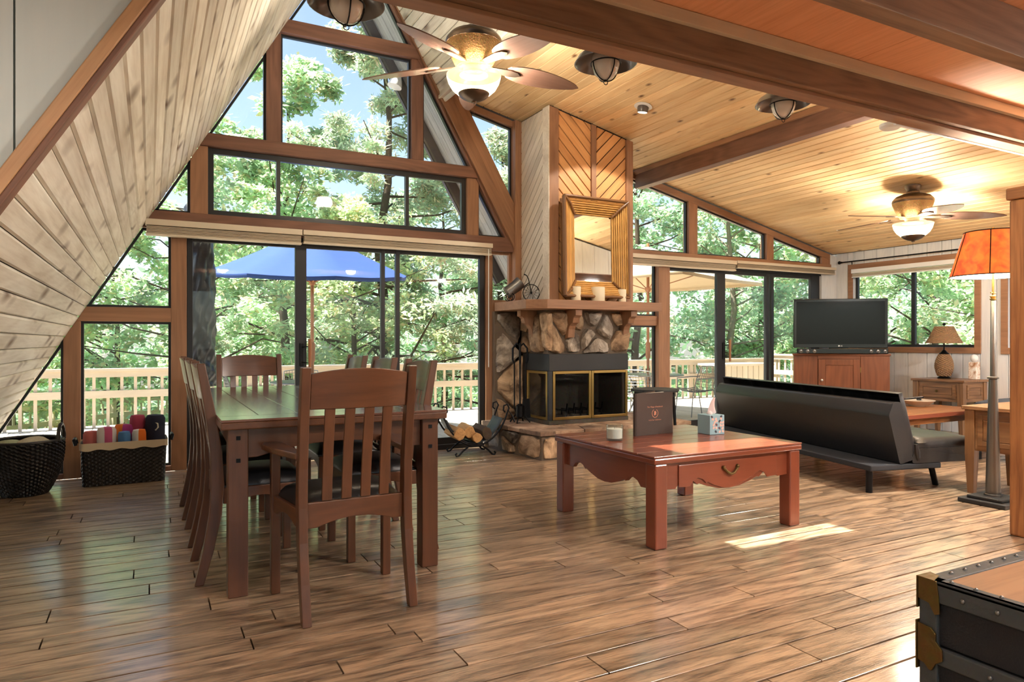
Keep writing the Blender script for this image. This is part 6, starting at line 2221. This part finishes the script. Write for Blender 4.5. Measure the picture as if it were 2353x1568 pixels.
# trees: trunk, limbs and a crown of leaves each
def np_mesh(name, verts, quads, cols, mat):
    me = bpy.data.meshes.new(name)
    nv, nf = len(verts), len(quads)
    me.vertices.add(nv)
    me.vertices.foreach_set('co', verts.astype(np.float32).ravel())
    me.loops.add(nf * 4)
    me.loops.foreach_set('vertex_index', quads.astype(np.int32).ravel())
    me.polygons.add(nf)
    me.polygons.foreach_set('loop_start', np.arange(0, nf * 4, 4, dtype=np.int32))
    me.polygons.foreach_set('loop_total', np.full(nf, 4, dtype=np.int32))
    at = me.color_attributes.new('leafcol', 'FLOAT_COLOR', 'POINT')
    at.data.foreach_set('color', cols.astype(np.float32).ravel())
    me.update()
    me.materials.append(mat)
    return me
def leaf_cloud(rs, centres, radii, n_each, size, base, flat=.75, droop=0.0, aspect=.5):
    cs = np.repeat(np.asarray(centres), n_each, axis=0)
    rr = np.repeat(np.asarray(radii), n_each)
    n = len(cs)
    d = rs.normal(size=(n, 3))
    d /= np.linalg.norm(d, axis=1, keepdims=True)
    f = rs.uniform(0, 1, n) ** .45
    off = d * (f * rr)[:, None]
    off[:, 2] *= flat
    p = cs + off
    # leaf frames
    nrm = rs.normal(size=(n, 3)) * .6 + np.array([0, 0, 1.0])
    nrm /= np.linalg.norm(nrm, axis=1, keepdims=True)
    t = rs.normal(size=(n, 3))
    t[:, 2] -= droop
    t -= nrm * np.sum(t * nrm, axis=1, keepdims=True)
    t /= np.linalg.norm(t, axis=1, keepdims=True)
    b = np.cross(nrm, t)
    s = size * rs.uniform(.6, 1.3, n)[:, None]
    v = np.empty((n, 4, 3))
    v[:, 0] = p
    v[:, 1] = p + t * s * .5 + b * s * aspect * .5
    v[:, 2] = p + t * s
    v[:, 3] = p + t * s * .5 - b * s * aspect * .5
    base = np.asarray(base)
    j = rs.uniform(0, 1, n)
    cl = np.repeat(rs.uniform(.8, 1.2, len(centres)), n_each)
    col = base[None, :] * (cl * (.65 + .7 * j))[:, None]
    col[:, 0] *= 1 + .5 * (rs.uniform(0, 1, n) > .8)
    c4 = np.concatenate([np.repeat(col, 4, axis=0), np.ones((n * 4, 1))], axis=1)
    return v.reshape(-1, 3), np.arange(n * 4).reshape(-1, 4), np.clip(c4, 0, 1)
def tree(label, x, y, zg, h, cr, seed, base, kind='leafy', dens=1.0, leaf=.16, bark=None, low=.25, lean=0.0):
    rs = np.random.RandomState(seed)
    rr = random.Random(seed)
    t = thing('tree', label, 'tree', (x, y, zg), 0, 'trees beyond the deck')
    tr = .035 * h ** .9 * .5
    pts = [(0, 0, 0)]
    for i in range(1, 9):
        f = i / 8
        pts.append((lean * f * h + rr.uniform(-.1, .1) * h * .05 * i ** .5, rr.uniform(-.1, .1) * h * .05, h * .92 * f))
    MB().tube(pts, [tr * (1 - .85 * i / 8) for i in range(9)], 10).obj('trunk', bark or M_BARK, t, smooth=True)
    cen, rad = [], []
    limbs = MB()
    nb = int((30 if kind == 'leafy' else 46))
    for i in range(nb):
        f = low + (1 - low) * (i + rr.random()) / nb
        a = rr.uniform(0, 2 * PI)
        k = min(int(f * 8), 7)
        q = f * 8 - k
        p0 = Vector(pts[k]) * (1 - q) + Vector(pts[k + 1]) * q
        if kind == 'leafy':
            L = cr * (math.sin(PI * min(.97, (f - low) / (1 - low) * .8 + .18)) ** .7) * rr.uniform(.65, 1.1)
            up = rr.uniform(.1, .5)
        else:
            L = cr * (1 - (f - low) / (1 - low)) ** .8 * rr.uniform(.75, 1.1) + .25
            up = rr.uniform(-.05, .25)
        d = Vector((math.cos(a), math.sin(a), up)).normalized()
        p1 = p0 + d * L * .5 + Vector((0, 0, rr.uniform(-.1, .15) * L))
        p2 = p0 + d * L + Vector((0, 0, rr.uniform(-.15, .12) * L))
        lr = tr * .32 * (1 - f * .6)
        limbs.tube([p0, p1, p2], [lr, lr * .6, lr * .25], 5)
        m = 4 if kind == 'leafy' else 5
        for j in range(m):
            g = .35 + .7 * (j + rr.random()) / m
            pc = p0 + (p2 - p0) * g + Vector((rr.gauss(0, .12), rr.gauss(0, .12), rr.gauss(0, .09))) * L
            cen.append((pc.x, pc.y, pc.z))
            rad.append((.34 if kind == 'leafy' else .30) * cr ** .6 * rr.uniform(.6, 1.2) * .62)
    limbs.obj('limbs', bark or M_BARK, t, smooth=True)
    ne = max(6, int(dens * (115 if kind == 'leafy' else 80)))
    v, q, c = leaf_cloud(rs, cen, rad, ne, leaf, base, .7 if kind == 'leafy' else .55, .3 if kind == 'leafy' else .1, .5 if kind == 'leafy' else .28)
    o = mobj('crown', np_mesh('crown', v, q, c, M_LEAF), M_LEAF, t)
    o['kind'] = 'stuff'
    return t
LG = (.52, .70, .44)
YG = (.62, .74, .44)
DG = (.48, .66, .46)
CG = (.52, .63, .46)
FGc = (.50, .70, .48)
tree('round yellow green tree seen through the left panes', -2.6, 17.5, -3.0, 9.2, 3.2, 1, YG, dens=1.1, leaf=.17)
tree('leafy tree left of the covered umbrella', 1.0, 16.2, -3.0, 8.8, 2.9, 2, LG, dens=1.1, leaf=.16)
tree('tall pale tree behind the blue umbrella reaching into the sky', 3.4, 20.5, -3.2, 13.2, 3.6, 3, LG, dens=1.3, leaf=.2)
tree('slender tree with thin bare limbs in the dining door', 4.3, 16.5, -3.0, 8.2, 2.6, 4, YG, dens=.8, leaf=.15)
tree('tall feathery cedar before the soffit', 5.55, 18.0, -3.2, 15.0, 4.2, 5, CG, kind='cedar', dens=2.6, leaf=.2)
tree('cedar behind the right half of the dining door', 8.1, 16.0, -3.0, 10.2, 2.8, 6, CG, kind='cedar', dens=1.3, leaf=.17)
tree('broad tree behind the fireplace', 9.6, 15.4, -3.0, 10.5, 3.1, 7, FGc, dens=1.2, leaf=.16)
tree('bright leafy tree in the clerestory panes', 12.2, 15.6, -3.0, 11.5, 3.3, 8, FGc, dens=1.3, leaf=.16)
tree('pale barked tree with a forked trunk behind the lounge door', 14.6, 14.4, -2.8, 10.5, 2.9, 9, FGc, dens=1.0, leaf=.16, bark=M_BARKL, low=.3)
tree('thick pale barked tree left of the television', 16.9, 15.2, -2.8, 11.5, 3.2, 10, LG, dens=1.1, leaf=.17, bark=M_BARKL, low=.25)
tree('dense tree behind the television', 18.6, 12.6, -2.6, 10.0, 3.2, 11, FGc, dens=1.2, leaf=.17)
tree('bright maple filling the white wall window', 15.6, 9.2, -2.6, 8.2, 3.0, 12, LG, dens=1.5, leaf=.15)
tree('dense maple behind the wicker lamp', 15.8, 6.6, -2.6, 8.0, 3.0, 13, LG, dens=1.5, leaf=.15)
tree('background tree far left of the gable', -6.0, 22.0, -3.6, 10.5, 3.8, 14, DG, dens=.9, leaf=.24)
tree('background tree behind the left panes', -1.0, 25.0, -3.6, 10.0, 4.0, 15, LG, dens=.9, leaf=.26)
tree('background tree behind the blue umbrella', 4.6, 27.0, -3.8, 10.5, 4.2, 16, DG, dens=.9, leaf=.28)
tree('background tree between the cedars', 10.5, 26.0, -3.8, 12.5, 4.4, 17, DG, dens=.9, leaf=.28)
tree('background tree behind the clerestory', 16.5, 24.0, -3.6, 14.0, 4.6, 18, DG, dens=.9, leaf=.28)
tree('background tree far behind the lounge door', 22.0, 20.0, -3.4, 13.5, 4.4, 19, LG, dens=.9, leaf=.28)
tree('background tree far right of the deck', 22.5, 10.5, -3.0, 12.5, 4.2, 20, DG, dens=.9, leaf=.26)
# undergrowth below the deck rail
ub = bpy.data.objects.new('undergrowth', None)
rs = np.random.RandomState(77)
cen = [(x, y, -2.6 + .5 * rs.rand() - .03 * (y - 13) + 1.3 * rs.rand()) for x, y in zip(rs.uniform(-7, 20, 260), rs.uniform(13.0, 24, 260))]
v, q, c = leaf_cloud(rs, cen, rs.uniform(.6, 1.1, 260), 90, .18, LG, .8, 0, .5)
o = mobj('undergrowth', np_mesh('undergrowth', v, q, c, M_LEAF), M_LEAF)
tag(o, 'green undergrowth on the slope below the deck railing', 'undergrowth', kind='stuff')
bpy.data.objects.remove(ub)
rs = np.random.RandomState(78)
ang = rs.uniform(math.radians(-14), math.radians(78), 520)
dist = rs.uniform(33, 42, 520)
cen = np.stack([dist * np.sin(ang), dist * np.cos(ang), -4.5 + 9.5 * rs.rand(520) ** 1.3], axis=1)
v, q, c = leaf_cloud(rs, cen, rs.uniform(1.3, 2.2, 520), 70, .5, DG, .8, 0, .5)
o = mobj('distant_woods', np_mesh('distant_woods', v, q, c, M_LEAF), M_LEAF)
tag(o, 'pale green distant woods filling the view behind the trees', 'woods', kind='stuff')
